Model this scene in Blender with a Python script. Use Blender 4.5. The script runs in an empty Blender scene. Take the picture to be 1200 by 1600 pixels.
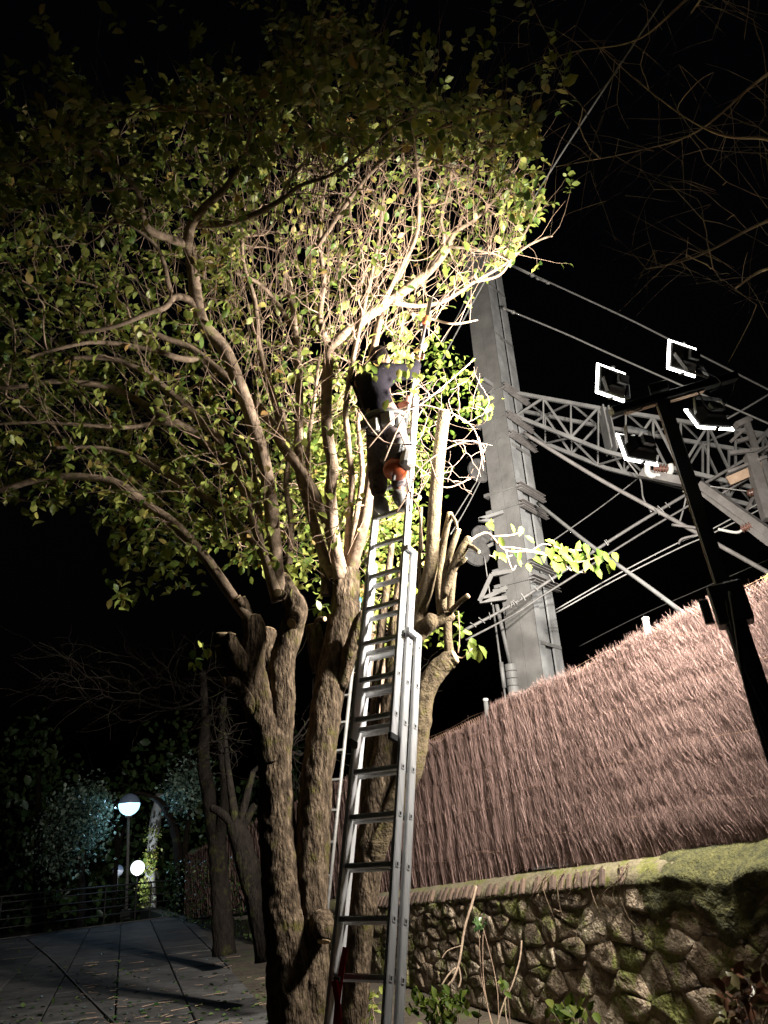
import bpy, math, random
import numpy as np
from mathutils import Vector, Matrix, noise as mnoise

rng = np.random.default_rng(11)
random.seed(11)
SC = bpy.context.scene
COL = SC.collection

# ------------------------------------------------------------------ camera
F_PX, PITCH, ROLL = 1190.0, math.radians(23.5), math.radians(4.15)
CAM = Vector((0, 0, 1.6))
Fw = Vector((0, math.cos(PITCH), math.sin(PITCH)))
_r0, _u0 = Vector((1, 0, 0)), Vector((0, -math.sin(PITCH), math.cos(PITCH)))
_c, _s = math.cos(ROLL), math.sin(ROLL)
Rt = _r0 * _c - _u0 * _s
Up = _r0 * _s + _u0 * _c
cd = bpy.data.cameras.new('camera')
cd.sensor_fit = 'VERTICAL'; cd.sensor_height = 24.0; cd.lens = 24.0 * F_PX / 1600.0
cd.clip_start = 0.05; cd.clip_end = 2000
cam = bpy.data.objects.new('camera', cd); COL.objects.link(cam)
m = Matrix((Rt, Up, -Fw)).transposed().to_4x4(); m.translation = CAM
cam.matrix_world = m
SC.camera = cam

# ------------------------------------------------------------------ night sky
SUN_EL, SUN_ROT = math.radians(-4.0), math.radians(200)
w = bpy.data.worlds.new('World'); SC.world = w; w.use_nodes = True
nt = w.node_tree; nt.nodes.clear()
sky = nt.nodes.new('ShaderNodeTexSky'); sky.sky_type = 'NISHITA'; sky.sun_disc = False
sky.sun_elevation = SUN_EL; sky.sun_rotation = SUN_ROT
bg = nt.nodes.new('ShaderNodeBackground'); bg.inputs[1].default_value = 0.05
out = nt.nodes.new('ShaderNodeOutputWorld')
nt.links.new(sky.outputs[0], bg.inputs[0]); nt.links.new(bg.outputs[0], out.inputs[0])

SC.view_settings.view_transform = 'Standard'
SC.view_settings.look = 'None'
SC.view_settings.exposure = 0.0
SC.view_settings.gamma = 1.0
SC.view_settings.use_curve_mapping = False
SC.render.engine = 'CYCLES'
SC.cycles.use_denoising = True
SC.cycles.max_bounces = 6
SC.cycles.transparent_max_bounces = 6
SC.cycles.sample_clamp_indirect = 4.0

# ------------------------------------------------------------------ helpers
def ray(px, py):
    return Fw + Rt * ((px - 600) / F_PX) + Up * ((800 - py) / F_PX)
def at(px, py, Y):
    d = ray(px, py); return CAM + d * (Y / d.y)
def atz(px, py, z):
    d = ray(px, py); return CAM + d * ((z - CAM.z) / d.z)
def pxm(px, py, Y):
    return (Y / ray(px, py).y) / F_PX          # metres per pixel there
def proj(p):
    v = Vector(p) - CAM; dz = v.dot(Fw)
    return 600 + F_PX * v.dot(Rt) / dz, 800 - F_PX * v.dot(Up) / dz, dz

def wloc(o):
    p = Vector((0, 0, 0))
    while o is not None:
        p += o.location; o = o.parent
    return p
def empty(name, loc=(0, 0, 0)):
    o = bpy.data.objects.new(name, None); o.location = loc; o.empty_display_size = 0.1
    COL.objects.link(o); return o
def tag(o, label=None, cat=None, group=None, kind=None):
    if label: o['label'] = label
    if cat: o['category'] = cat
    if group: o['group'] = group
    if kind: o['kind'] = kind
    return o
def thing(name, loc, label, cat, group=None):
    return tag(empty(name, loc), label, cat, group)

def frame(d, ref=None):
    d = Vector(d).normalized()
    ref = Vector(ref) if ref is not None else Vector((0, 0, 1))
    if abs(d.dot(ref.normalized())) > .98: ref = Vector((0, 1, 0)) if abs(d.y) < .9 else Vector((1, 0, 0))
    a = d.cross(ref).normalized(); b = a.cross(d).normalized()
    return d, a, b

class MB:
    def __init__(s): s.v = []; s.f = []; s.rnd = []
    def add(s, vs, fs, r=0.0):
        k = len(s.v); s.v += [tuple(p) for p in vs]; s.f += [tuple(i + k for i in f) for f in fs]
        s.rnd += [r] * len(vs); return s
    def box(s, c, ax, h, r=0.0, bev=0.0):
        c = Vector(c); x, y, z = [Vector(a) for a in ax]
        if bev <= 0:
            vs = [c + x * (h[0] * i) + y * (h[1] * j) + z * (h[2] * k) for k in (-1, 1) for j in (-1, 1) for i in (-1, 1)]
            return s.add(vs, [(0, 2, 3, 1), (4, 5, 7, 6), (0, 1, 5, 4), (2, 6, 7, 3), (0, 4, 6, 2), (1, 3, 7, 5)], r)
        # octagonal profile along z with chamfered ends
        vs = []
        b = bev
        for zz, ins in ((-h[2], b), (-h[2] + b, 0), (h[2] - b, 0), (h[2], b)):
            hx, hy = h[0] - ins, h[1] - ins
            for (u, v) in ((-hx + b, -hy), (hx - b, -hy), (hx, -hy + b), (hx, hy - b), (hx - b, hy), (-hx + b, hy), (-hx, hy - b), (-hx, -hy + b)):
                vs.append(c + x * u + y * v + z * zz)
        fs = [tuple(range(7, -1, -1)), tuple(range(24, 32))]
        for l in range(3):
            for i in range(8):
                fs.append((l * 8 + i, l * 8 + (i + 1) % 8, l * 8 + 8 + (i + 1) % 8, l * 8 + 8 + i))
        return s.add(vs, fs, r)
    def bar(s, p, q, wx, wy, ref=None, r=0.0, bev=0.0):
        p, q = Vector(p), Vector(q); d, a, b = frame(q - p, ref)
        return s.box((p + q) / 2, (a, b, d), (wx / 2, wy / 2, (q - p).length / 2), r, bev)
    def tube(s, pts, rad, n=8, r=0.0, cap=True, rough=0.0, ridge=0.0):
        pts = [Vector(p) for p in pts]
        if not hasattr(rad, '__len__'): rad = [rad] * len(pts)
        d, a, b = frame(pts[1] - pts[0]); vs = []
        for i, p in enumerate(pts):
            t = (pts[min(i + 1, len(pts) - 1)] - pts[max(i - 1, 0)])
            t = t.normalized() if t.length > 1e-9 else d
            a = (a - t * a.dot(t))
            a = a.normalized() if a.length > 1e-6 else frame(t)[1]
            b = t.cross(a)
            for k in range(n):
                an = 2 * math.pi * k / n
                rr = rad[i]
                if rough:
                    q = p * 6 + Vector((math.cos(an), math.sin(an), 0)) * 1.3
                    rr *= 1 + rough * mnoise.noise(q) + rough * .6 * mnoise.noise(p * 17 + Vector((math.cos(an), math.sin(an), .5)) * 3)
                if ridge:
                    ca_, sa_ = math.cos(an), math.sin(an); q = Vector((ca_ * 3.2, sa_ * 3.2, i * .10))
                    rr *= 1 + ridge * (1 - 2.2 * abs(mnoise.noise(q * 1.6))) + ridge * .8 * mnoise.noise(Vector((ca_ * 7, sa_ * 7, i * .5))) + .8 * ridge * max(0, mnoise.noise(Vector((ca_ * 1.5 + 9, sa_ * 1.5, i * .12))))
                vs.append(p + a * (math.cos(an) * rr) + b * (math.sin(an) * rr))
        fs = []
        for i in range(len(pts) - 1):
            for k in range(n):
                k2 = (k + 1) % n
                fs.append((i * n + k, i * n + k2, (i + 1) * n + k2, (i + 1) * n + k))
        if cap:
            fs.append(tuple(range(n - 1, -1, -1))); fs.append(tuple(range((len(pts) - 1) * n, len(pts) * n)))
        return s.add(vs, fs, r)
    def lathe(s, c, axis, prof, n=16, r=0.0):
        c = Vector(c); d, a, b = frame(axis); vs = []
        for (h, rr) in prof:
            for k in range(n):
                an = 2 * math.pi * k / n
                vs.append(c + d * h + (a * math.cos(an) + b * math.sin(an)) * max(rr, 1e-4))
        fs = []
        for i in range(len(prof) - 1):
            for k in range(n):
                k2 = (k + 1) % n
                fs.append((i * n + k, i * n + k2, (i + 1) * n + k2, (i + 1) * n + k))
        fs.append(tuple(range(n - 1, -1, -1))); fs.append(tuple(range((len(prof) - 1) * n, len(prof) * n)))
        return s.add(vs, fs, r)
    def build(s, name, mt, parent=None, smooth=False, kind=None):
        me = bpy.data.meshes.new(name)
        o = bpy.data.objects.new(name, me); COL.objects.link(o)
        off = Vector((0, 0, 0))
        if parent is not None: o.parent = parent; off = wloc(parent)
        me.from_pydata([(x - off.x, y - off.y, z - off.z) for x, y, z in s.v], [], s.f)
        if any(s.rnd):
            at_ = me.attributes.new('rnd', 'FLOAT', 'POINT'); at_.data.foreach_set('value', s.rnd)
        if smooth: me.polygons.foreach_set('use_smooth', [True] * len(me.polygons))
        me.materials.append(mt); me.update()
        if kind: o['kind'] = kind
        return o

def np_mesh(name, V, Fq, mt, parent=None, rnd=None, smooth=True, kind=None):
    """big meshes straight from numpy: V (n,3), Fq (m,k)"""
    me = bpy.data.meshes.new(name); o = bpy.data.objects.new(name, me); COL.objects.link(o)
    off = np.zeros(3)
    if parent is not None: o.parent = parent; off = np.array(wloc(parent))
    V = V - off; mF, k = Fq.shape
    me.vertices.add(len(V)); me.vertices.foreach_set('co', V.astype(np.float32).ravel())
    me.loops.add(mF * k); me.loops.foreach_set('vertex_index', Fq.astype(np.int32).ravel())
    me.polygons.add(mF)
    me.polygons.foreach_set('loop_start', np.arange(0, mF * k, k, dtype=np.int32))
    me.polygons.foreach_set('use_smooth', np.full(mF, smooth))
    me.update(calc_edges=True); me.validate()
    if rnd is not None:
        a = me.attributes.new('rnd', 'FLOAT', 'POINT'); a.data.foreach_set('value', rnd.astype(np.float32))
    me.materials.append(mt)
    if kind: o['kind'] = kind
    return o

def np_tubes(A, B, ra, rb, n=4):
    """many straight tapered sticks: A,B (m,3)"""
    D = B - A; L = np.linalg.norm(D, axis=1, keepdims=True); D = D / np.maximum(L, 1e-9)
    ref = np.tile(np.array([[0.31, 0.2, 0.93]]), (len(A), 1))
    bad = np.abs((D * ref).sum(1)) > .95; ref[bad] = [1, 0, 0]
    U = np.cross(D, ref); U /= np.linalg.norm(U, axis=1, keepdims=True); W = np.cross(D, U)
    ang = 2 * np.pi * np.arange(n) / n
    ring = U[:, None, :] * np.cos(ang)[None, :, None] + W[:, None, :] * np.sin(ang)[None, :, None]
    va = A[:, None, :] + ring * np.asarray(ra)[:, None, None]
    vb = B[:, None, :] + ring * np.asarray(rb)[:, None, None]
    V = np.concatenate([va, vb], 1).reshape(-1, 3)
    base = (np.arange(len(A)) * 2 * n)[:, None]
    k = np.arange(n); k2 = (k + 1) % n
    q = np.stack([k, k2, k2 + n, k + n], 1)
    Fq = (base[:, :, None] + q[None]).reshape(-1, 4)
    return V, Fq

# ------------------------------------------------------------------ materials
def lin(c):
    return tuple(((x / 255.0) / 12.92 if x / 255.0 <= .04045 else ((x / 255.0 + .055) / 1.055) ** 2.4) for x in c)
def pmat(name, cols, scale=6.0, rough=.8, metal=0.0, bump=0.0, bscale=40.0, stretch=(1, 1, 1), detail=6, rvar=0.0, island=0.0, spec=.4, coord='Object', moss=None):
    mt = bpy.data.materials.new(name); mt.use_nodes = True
    n = mt.node_tree.nodes; l = mt.node_tree.links
    p = n['Principled BSDF']; p.inputs['Roughness'].default_value = rough; p.inputs['Metallic'].default_value = metal
    p.inputs['Specular IOR Level'].default_value = spec
    tc = n.new('ShaderNodeTexCoord'); mp = n.new('ShaderNodeMapping'); mp.inputs['Scale'].default_value = stretch
    l.new(tc.outputs[coord], mp.inputs[0])
    nz = n.new('ShaderNodeTexNoise'); nz.inputs['Scale'].default_value = scale; nz.inputs['Detail'].default_value = detail; nz.inputs['Roughness'].default_value = .65
    l.new(mp.outputs[0], nz.inputs['Vector'])
    fac = nz.outputs['Fac']
    if island:
        oi = n.new('ShaderNodeObjectInfo'); atn = n.new('ShaderNodeAttribute'); atn.attribute_name = 'rnd'
        ad = n.new('ShaderNodeMath'); ad.operation = 'ADD'; l.new(oi.outputs['Random'], ad.inputs[0]); l.new(atn.outputs['Fac'], ad.inputs[1])
        fr = n.new('ShaderNodeMath'); fr.operation = 'FRACT'; l.new(ad.outputs[0], fr.inputs[0])
        mx = n.new('ShaderNodeMix'); mx.data_type = 'FLOAT'; mx.inputs[0].default_value = island
        l.new(fac, mx.inputs[2]); l.new(fr.outputs[0], mx.inputs[3]); fac = mx.outputs[0]
    cr = n.new('ShaderNodeValToRGB'); e = cr.color_ramp.elements
    while len(e) < len(cols): e.new(.5)
    for i, (ps, c) in enumerate(cols): e[i].position = ps; e[i].color = (*c, 1)
    l.new(fac, cr.inputs[0]); colout = cr.outputs[0]
    if moss:
        n2 = n.new('ShaderNodeTexNoise'); n2.inputs['Scale'].default_value = moss[1]; n2.inputs['Detail'].default_value = 8; n2.inputs['Roughness'].default_value = .7
        l.new(tc.outputs[coord], n2.inputs['Vector'])
        mr = n.new('ShaderNodeMapRange'); mr.inputs[1].default_value = moss[2]; mr.inputs[2].default_value = moss[2] + .09
        l.new(n2.outputs['Fac'], mr.inputs[0])
        n3 = n.new('ShaderNodeTexNoise'); n3.inputs['Scale'].default_value = moss[1] * 9; l.new(tc.outputs[coord], n3.inputs['Vector'])
        cm = n.new('ShaderNodeMix'); cm.data_type = 'RGBA'; cm.inputs[6].default_value = (*[c * .45 for c in moss[0]], 1); cm.inputs[7].default_value = (*[min(1, c * 1.7) for c in moss[0]], 1)
        l.new(n3.outputs['Fac'], cm.inputs[0])
        mm = n.new('ShaderNodeMix'); mm.data_type = 'RGBA'; l.new(mr.outputs[0], mm.inputs[0]); l.new(colout, mm.inputs[6]); l.new(cm.outputs[2], mm.inputs[7]); colout = mm.outputs[2]
    l.new(colout, p.inputs['Base Color'])
    if rvar:
        rr = n.new('ShaderNodeMapRange'); rr.inputs[3].default_value = max(.05, rough - rvar); rr.inputs[4].default_value = min(1, rough + rvar)
        l.new(nz.outputs['Fac'], rr.inputs[0]); l.new(rr.outputs[0], p.inputs['Roughness'])
    if bump:
        bz = n.new('ShaderNodeTexNoise'); bz.inputs['Scale'].default_value = bscale; bz.inputs['Detail'].default_value = 5
        l.new(mp.outputs[0], bz.inputs['Vector'])
        bp = n.new('ShaderNodeBump'); bp.inputs['Strength'].default_value = 1.0; bp.inputs['Distance'].default_value = bump
        l.new(bz.outputs['Fac'], bp.inputs['Height']); l.new(bp.outputs[0], p.inputs['Normal'])
    return mt
def leafmat(name, cols, rough=.38, trans=.25, spec=.45):
    mt = bpy.data.materials.new(name); mt.use_nodes = True
    n = mt.node_tree.nodes; l = mt.node_tree.links; p = n['Principled BSDF']
    p.inputs['Roughness'].default_value = rough; p.inputs['Specular IOR Level'].default_value = spec
    oi = n.new('ShaderNodeObjectInfo'); a = n.new('ShaderNodeAttribute'); a.attribute_name = 'rnd'
    ad = n.new('ShaderNodeMath'); ad.operation = 'ADD'; l.new(oi.outputs['Random'], ad.inputs[0]); l.new(a.outputs['Fac'], ad.inputs[1])
    fr = n.new('ShaderNodeMath'); fr.operation = 'FRACT'; l.new(ad.outputs[0], fr.inputs[0])
    cr = n.new('ShaderNodeValToRGB'); e = cr.color_ramp.elements
    while len(e) < len(cols): e.new(.5)
    for i, (ps, c) in enumerate(cols): e[i].position = ps; e[i].color = (*c, 1)
    l.new(fr.outputs[0], cr.inputs[0])
    tc = n.new('ShaderNodeTexCoord'); nz = n.new('ShaderNodeTexNoise'); nz.inputs['Scale'].default_value = 30; l.new(tc.outputs['Object'], nz.inputs['Vector'])
    mr = n.new('ShaderNodeMapRange'); mr.inputs[3].default_value = .75; mr.inputs[4].default_value = 1.25; l.new(nz.outputs['Fac'], mr.inputs[0])
    vm = n.new('ShaderNodeVectorMath'); vm.operation = 'SCALE'; l.new(cr.outputs[0], vm.inputs[0]); l.new(mr.outputs[0], vm.inputs['Scale'])
    l.new(vm.outputs[0], p.inputs['Base Color'])
    tb = n.new('ShaderNodeBsdfTranslucent'); l.new(vm.outputs[0], tb.inputs['Color'])
    ms = n.new('ShaderNodeMixShader'); ms.inputs[0].default_value = trans
    l.new(p.outputs[0], ms.inputs[1]); l.new(tb.outputs[0], ms.inputs[2])
    l.new(ms.outputs[0], n['Material Output'].inputs[0])
    return mt
def emat(name, c, s):
    mt = bpy.data.materials.new(name); mt.use_nodes = True
    n = mt.node_tree.nodes; p = n['Principled BSDF']
    p.inputs['Base Color'].default_value = (*c, 1); p.inputs['Emission Color'].default_value = (*c, 1); p.inputs['Emission Strength'].default_value = s
    return mt

M = {}
M['bark'] = pmat('bark', [(.3, (.02, .0135, .0085)), (.5, (.075, .053, .034)), (.7, (.2, .145, .097))], 26, .92, spec=.15, bump=.035, bscale=45, stretch=(1, 1, .35), moss=((.07, .06, .018), 5.0, .55))
M['bark_pale'] = pmat('bark_pale', [(.3, (.05, .033, .017)), (.5, (.10, .07, .036)), (.75, (.155, .117, .064))], 20, .88, bump=.012, bscale=60, moss=((.09, .07, .02), 9.0, .54))
M['branch'] = pmat('branch_bark', [(.3, (.10, .068, .045)), (.5, (.2, .14, .095)), (.72, (.33, .24, .165))], 18, .85, bump=.005, bscale=60, moss=((.17, .15, .06), 8.0, .58))
M['twig'] = pmat('twig_bark', [(.3, (.17, .11, .075)), (.6, (.31, .21, .145)), (.8, (.4, .285, .2))], 9, .8)
M['bare_twig'] = pmat('bare_twig', [(.3, (.14, .1, .06)), (.7, (.34, .26, .16))], 9, .8)
M['cutwood'] = pmat('cut_wood', [(.3, (.35, .23, .12)), (.7, (.6, .45, .28))], 30, .9, bump=.002)
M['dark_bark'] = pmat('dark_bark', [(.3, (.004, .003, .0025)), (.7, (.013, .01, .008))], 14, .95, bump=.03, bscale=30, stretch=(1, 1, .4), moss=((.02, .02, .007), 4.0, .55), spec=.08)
M['leaf'] = leafmat('leaf', [(0, (.06, .11, .022)), (.2, (.13, .19, .035)), (.55, (.265, .305, .065)), (.85, (.36, .375, .095)), (.95, (.46, .38, .10)), (1, (.42, .24, .09))], .42, .4)
M['leaf_bright'] = leafmat('leaf_bright', [(0, (.035, .065, .009)), (.5, (.075, .105, .015)), (1, (.125, .14, .027))], .55, .25, .12)
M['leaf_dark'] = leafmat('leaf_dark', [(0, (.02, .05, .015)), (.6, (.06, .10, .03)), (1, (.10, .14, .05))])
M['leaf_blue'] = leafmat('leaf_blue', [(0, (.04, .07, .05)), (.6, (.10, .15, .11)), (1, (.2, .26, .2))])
M['leaf_red'] = leafmat('leaf_red', [(0, (.10, .05, .03)), (.5, (.16, .07, .04)), (1, (.12, .13, .05))])
M['alu'] = pmat('aluminium', [(.3, (.5, .5, .505)), (.7, (.7, .7, .705))], 5, .42, .2, bump=.0004, bscale=90, stretch=(8, 8, .6), rvar=.14)
M['galv'] = pmat('galvanised_steel', [(.25, (.055, .053, .051)), (.5, (.095, .092, .089)), (.75, (.14, .136, .131))], 3.5, .7, .2, bump=.001, bscale=50, detail=10, rvar=.15)
M['mast_face'] = pmat('mast_face', [(.25, (.04, .038, .036)), (.5, (.072, .068, .064)), (.75, (.105, .1, .094))], 2.6, .75, .1, bump=.0015, bscale=60, detail=12)
M['steel_pink'] = pmat('weathered_steel', [(.25, (.06, .053, .05)), (.5, (.105, .095, .09)), (.75, (.15, .138, .13))], 5, .75, .15, detail=10)
M['wire'] = pmat('wire', [(.3, (.12, .115, .11)), (.7, (.2, .19, .18))], 20, .6, .3)
M['darkwire'] = pmat('dark_cable', [(.3, (.04, .038, .036)), (.7, (.09, .083, .078))], 20, .7)
M['black'] = pmat('black_paint', [(.3, (.006, .007, .007)), (.7, (.014, .015, .015))], 8, .5, rvar=.12)
M['rubber'] = pmat('rubber', [(.3, (.008, .008, .008)), (.7, (.02, .02, .02))], 12, .75)
M['flood_body'] = pmat('flood_body', [(.3, (.02, .022, .022)), (.7, (.045, .047, .045))], 12, .5, .2, rvar=.12)
M['tan_steel'] = pmat('tan_steel', [(.3, (.2, .135, .09)), (.7, (.3, .21, .145))], 12, .6)
M['insulator'] = pmat('insulator', [(.3, (.05, .025, .018)), (.7, (.12, .055, .04))], 6, .35)
M['porcelain'] = pmat('porcelain', [(.3, (.3, .29, .27)), (.7, (.42, .4, .38))], 6, .35)
M['heather'] = pmat('heather', [(.0, (.03, .014, .011)), (.25, (.085, .049, .040)), (.6, (.165, .102, .086)), (.85, (.25, .165, .142)), (1, (.33, .23, .2))], 3.2, .92, island=.62)
M['heather_core'] = pmat('heather_core', [(.3, (.035, .02, .015)), (.7, (.10, .06, .05))], 30, .95, bump=.02, bscale=60, stretch=(1, 1, .15))
M['stone'] = pmat('stone', [(.2, (.05, .036, .024)), (.42, (.15, .108, .07)), (.6, (.26, .2, .14)), (.8, (.40, .33, .25))], 9, .94, bump=.035, bscale=34, island=.45, detail=10, moss=((.10, .105, .024), 2.6, .5))
M['mortar'] = pmat('mortar', [(.3, (.1, .078, .053)), (.7, (.26, .21, .145))], 14, .95, bump=.02, bscale=30, moss=((.09, .10, .025), 2.5, .5))
M['coping'] = pmat('coping', [(.3, (.07, .056, .032)), (.6, (.15, .125, .075)), (.8, (.2, .172, .105))], 9, .95, bump=.012, bscale=34, moss=((.09, .09, .02), 3.0, .48))
M['brick'] = pmat('coping_brick', [(.3, (.035, .022, .016)), (.7, (.10, .064, .045))], 14, .92, bump=.008, bscale=40, island=.3, moss=((.09, .1, .02), 4, .6))
M['slab'] = pmat('paving_slab', [(.28, (.018, .017, .016)), (.5, (.055, .052, .05)), (.72, (.105, .1, .096))], 3.1, .85, spec=.15, bump=.004, bscale=30, island=.25, detail=12)
M['earth'] = pmat('earth', [(.3, (.03, .022, .014)), (.7, (.09, .068, .045))], 3, .95, bump=.03, bscale=14, moss=((.05, .06, .02), 1.5, .55))
M['bed'] = pmat('slab_bed', [(.3, (.03, .028, .026)), (.7, (.06, .055, .05))], 6, .95)
def glowmat(name, c, s, tr):
    mt = bpy.data.materials.new(name); mt.use_nodes = True; n = mt.node_tree.nodes; l = mt.node_tree.links
    e = n.new('ShaderNodeEmission'); e.inputs[0].default_value = (*c, 1); e.inputs[1].default_value = s
    t = n.new('ShaderNodeBsdfTransparent'); t.inputs[0].default_value = (tr, tr, tr, 1); a = n.new('ShaderNodeAddShader')
    l.new(e.outputs[0], a.inputs[0]); l.new(t.outputs[0], a.inputs[1]); l.new(a.outputs[0], n['Material Output'].inputs[0]); return mt
M['globe'] = glowmat('globe_glow', (.42, .80, 1.0), 1.25, .75)
M['globe2'] = glowmat('globe_glow_low', (.85, .93, 1.0), 1.3, .75)
M['globe_cap'] = pmat('globe_cap', [(.3, (.10, .13, .2)), (.7, (.16, .2, .28))], 6, .4)
M['glass'] = emat('flood_lens', (1.0, .96, .88), 14)
M['orange'] = pmat('orange_plastic', [(.3, (.33, .06, .018)), (.7, (.42, .085, .028))], 6, .4)
M['greyplastic'] = pmat('grey_plastic', [(.3, (.06, .058, .055)), (.7, (.13, .125, .12))], 12, .5)
M['whiteplastic'] = pmat('white_plastic', [(.3, (.2, .19, .18)), (.7, (.34, .32, .3))], 12, .5)
M['hoodie'] = pmat('hoodie_cloth', spec=.08, cols= [(.3, (.004, .0033, .0045)), (.7, (.011, .009, .012))], scale=9, rough=.95, bump=.006, bscale=30)
M['trousers'] = pmat('camo_cloth', spec=.08, cols= [(.36, (.02, .017, .018)), (.42, (.10, .08, .08)), (.56, (.17, .135, .135)), (.64, (.045, .038, .04))], scale=8, rough=.95, bump=.006, bscale=28)
M['boot'] = pmat('boot_leather', [(.3, (.07, .065, .06)), (.7, (.15, .14, .13))], 12, .7, bump=.003)
M['mast_flange'] = pmat('mast_flange', [(.25, (.085, .085, .085)), (.5, (.14, .14, .139)), (.75, (.21, .209, .207))], 3.5, .7, .2, bump=.001, bscale=50, detail=12)
M['skin'] = pmat('skin', [(.3, (.16, .08, .055)), (.7, (.22, .115, .08))], 9, .55)
M['hair'] = pmat('hair', [(.3, (.006, .0045, .004)), (.7, (.016, .011, .009))], 40, .7, spec=.06, bump=.004, bscale=90)
M['red'] = pmat('red_strap', [(.3, (.6, .012, .02)), (.7, (.75, .02, .03))], 30, .7, bump=.001, bscale=200)
M['bluecap'] = pmat('blue_cap', [(.3, (.05, .25, .5)), (.7, (.1, .35, .6))], 30, .5)
M['wheel'] = pmat('cast_wheel', [(.3, (.02, .019, .018)), (.7, (.05, .047, .045))], 12, .7, spec=.2)
M['railing'] = pmat('railing_paint', [(.3, (.012, .012, .012)), (.7, (.03, .03, .03))], 12, .6, spec=.2)
M['net'] = pmat('chain_link', [(.3, (.18, .1, .06)), (.7, (.32, .2, .13))], 30, .6, .3)

# ------------------------------------------------------------------ ground, terrace, paving
E1, E2 = atz(0, 1468, 0), atz(270, 1432, 0)
eD = (E2 - E1).normalized(); eN = Vector((eD.y, -eD.x, 0))          # eN points back to the camera
if eN.dot(CAM - E1) < 0: eN = -eN
gm = MB(); gs = 900
gm.add([(-gs, -gs, -1.78), (gs, -gs, -1.78), (gs, gs, -1.78), (-gs, gs, -1.78)], [(0, 1, 2, 3)])
tag(gm.build('ground', M['earth']), kind='structure')
tm = MB()
a, b = E1 - eD * 40, E2 + eD * 60
c_, d_ = b + eN * 60, a + eN * 60
top = [Vector((p.x, p.y, -.06)) for p in (a, b, c_, d_)]; bot = [Vector((p.x, p.y, -1.85)) for p in (a, b, c_, d_)]
tm.add(top + bot, [(0, 3, 2, 1), (0, 1, 5, 4), (1, 2, 6, 5), (2, 3, 7, 6), (3, 0, 4, 7)])
terrace = tag(tm.build('terrace', M['earth']), kind='structure')

def clip(poly, n, d):            # keep n.p <= d (2-D)
    o = []
    for i in range(len(poly)):
        p, q = poly[i], poly[(i + 1) % len(poly)]
        sp, sq = n[0] * p[0] + n[1] * p[1] - d, n[0] * q[0] + n[1] * q[1] - d
        if sp <= 0: o.append(p)
        if sp * sq < 0:
            t = sp / (sp - sq); o.append((p[0] + (q[0] - p[0]) * t, p[1] + (q[1] - p[1]) * t))
    return o

sd = ray(195, 1349); sd = Vector((sd.x, sd.y, 0)).normalized(); sp_ = Vector((sd.y, -sd.x, 0))
pave = tag(empty('pavement', (0, 0, 0)), kind='structure')
bedm = MB(); b0, b1 = atz(440, 1610, 0), atz(322, 1462, 0)
pr_n = Vector(((b1 - b0).y, -(b1 - b0).x, 0)).normalized()          # right-hand limit of the paving
lim_r = pr_n.dot(b0)
for i in range(-20, 22):
    for j in range(4, 26):
        u0, u1 = i * .82 + .011, (i + 1) * .82 - .011
        off = .55 if i % 2 else 0
        v0, v1 = j * 1.15 + off + .011, (j + 1) * 1.15 + off - .011
        poly = [tuple((sp_ * u + sd * v).xy) for u, v in ((u0, v0), (u1, v0), (u1, v1), (u0, v1))]
        poly = clip(poly, (-eN.x, -eN.y), -(eN.dot(E1)) - .004)
        if len(poly) > 2: poly = clip(poly, (pr_n.x, pr_n.y), lim_r)
        if len(poly) < 3: continue
        cx = sum(p[0] for p in poly) / len(poly); cy = sum(p[1] for p in poly) / len(poly)
        ar = abs(sum(poly[k][0] * poly[(k + 1) % len(poly)][1] - poly[(k + 1) % len(poly)][0] * poly[k][1] for k in range(len(poly)))) / 2
        if ar < .02: continue
        if cy < 5: continue
        x, y, dz = proj((cx, cy, 0))
        if not (-90 < x < 470 and y < 1720): continue
        mb = MB(); z = random.uniform(-.006, .006); tx, ty = random.uniform(-.006, .006), random.uniform(-.006, .006)
        n = len(poly)
        ins = [(p[0] + (cx - p[0]) * .02, p[1] + (cy - p[1]) * .02) for p in poly]
        vs = [(p[0], p[1], -.055) for p in poly] + [(p[0], p[1], z - .006 + (p[0] - cx) * tx + (p[1] - cy) * ty) for p in poly] + [(p[0], p[1], z + (p[0] - cx) * tx + (p[1] - cy) * ty) for p in ins]
        fs = [tuple(range(2 * n, 3 * n))]
        for k in range(n):
            k2 = (k + 1) % n
            fs += [(k, k2, n + k2, n + k), (n + k, n + k2, 2 * n + k2, 2 * n + k)]
        mb.add(vs, fs); mb.build('paving_slab', M['slab'], pave)
ed = MB(); ed.bar(E1 - eD * 6 + Vector((0, 0, -.07)) - eN * .07, E2 + eD * 5 + Vector((0, 0, -.07)) - eN * .07, .13, .18)
tag(ed.build('kerb', M['slab']), kind='structure')

# ------------------------------------------------------------------ stone wall under the fence
WA = at(1190, 1310, 6.0); WB = at(660, 1383, 11.0)
WD = WB - WA; wl = WD.xy.length; WD = WD / wl                       # per horizontal metre (falls gently)
WH = Vector((WD.x, WD.y, 0)); WN = Vector((-WH.y, WH.x, 0))         # WN points to the street
if WN.dot(CAM - WA) < 0: WN = -WN
def wp(s, o=0.0, z=None, dz=0.0):
    p = WA + WD * s + WN * o
    return Vector((p.x, p.y, (p.z if z is None else z) + dz))
wall = thing('stone_wall', wp(2, .1, 0), 'mossy rubble stone retaining wall under the brushwood fence', 'wall')
S0, S1, SB = -2.2, 30.0, 8.2
FO = .24                                                            # wall face stands this far before the fence
core = MB()
def topz(s): return WA.z + WD.z * s - .20
pts = [S0, 0, 2, 4, 6, SB, 14, 22, S1]
vs, fs = [], []
for s in pts:
    vs += [wp(s, FO - .024, 0, -.05), wp(s, FO - .024, topz(s)), wp(s, -.25, topz(s) + .16), wp(s, -.25, 0, -.05)]
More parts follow.
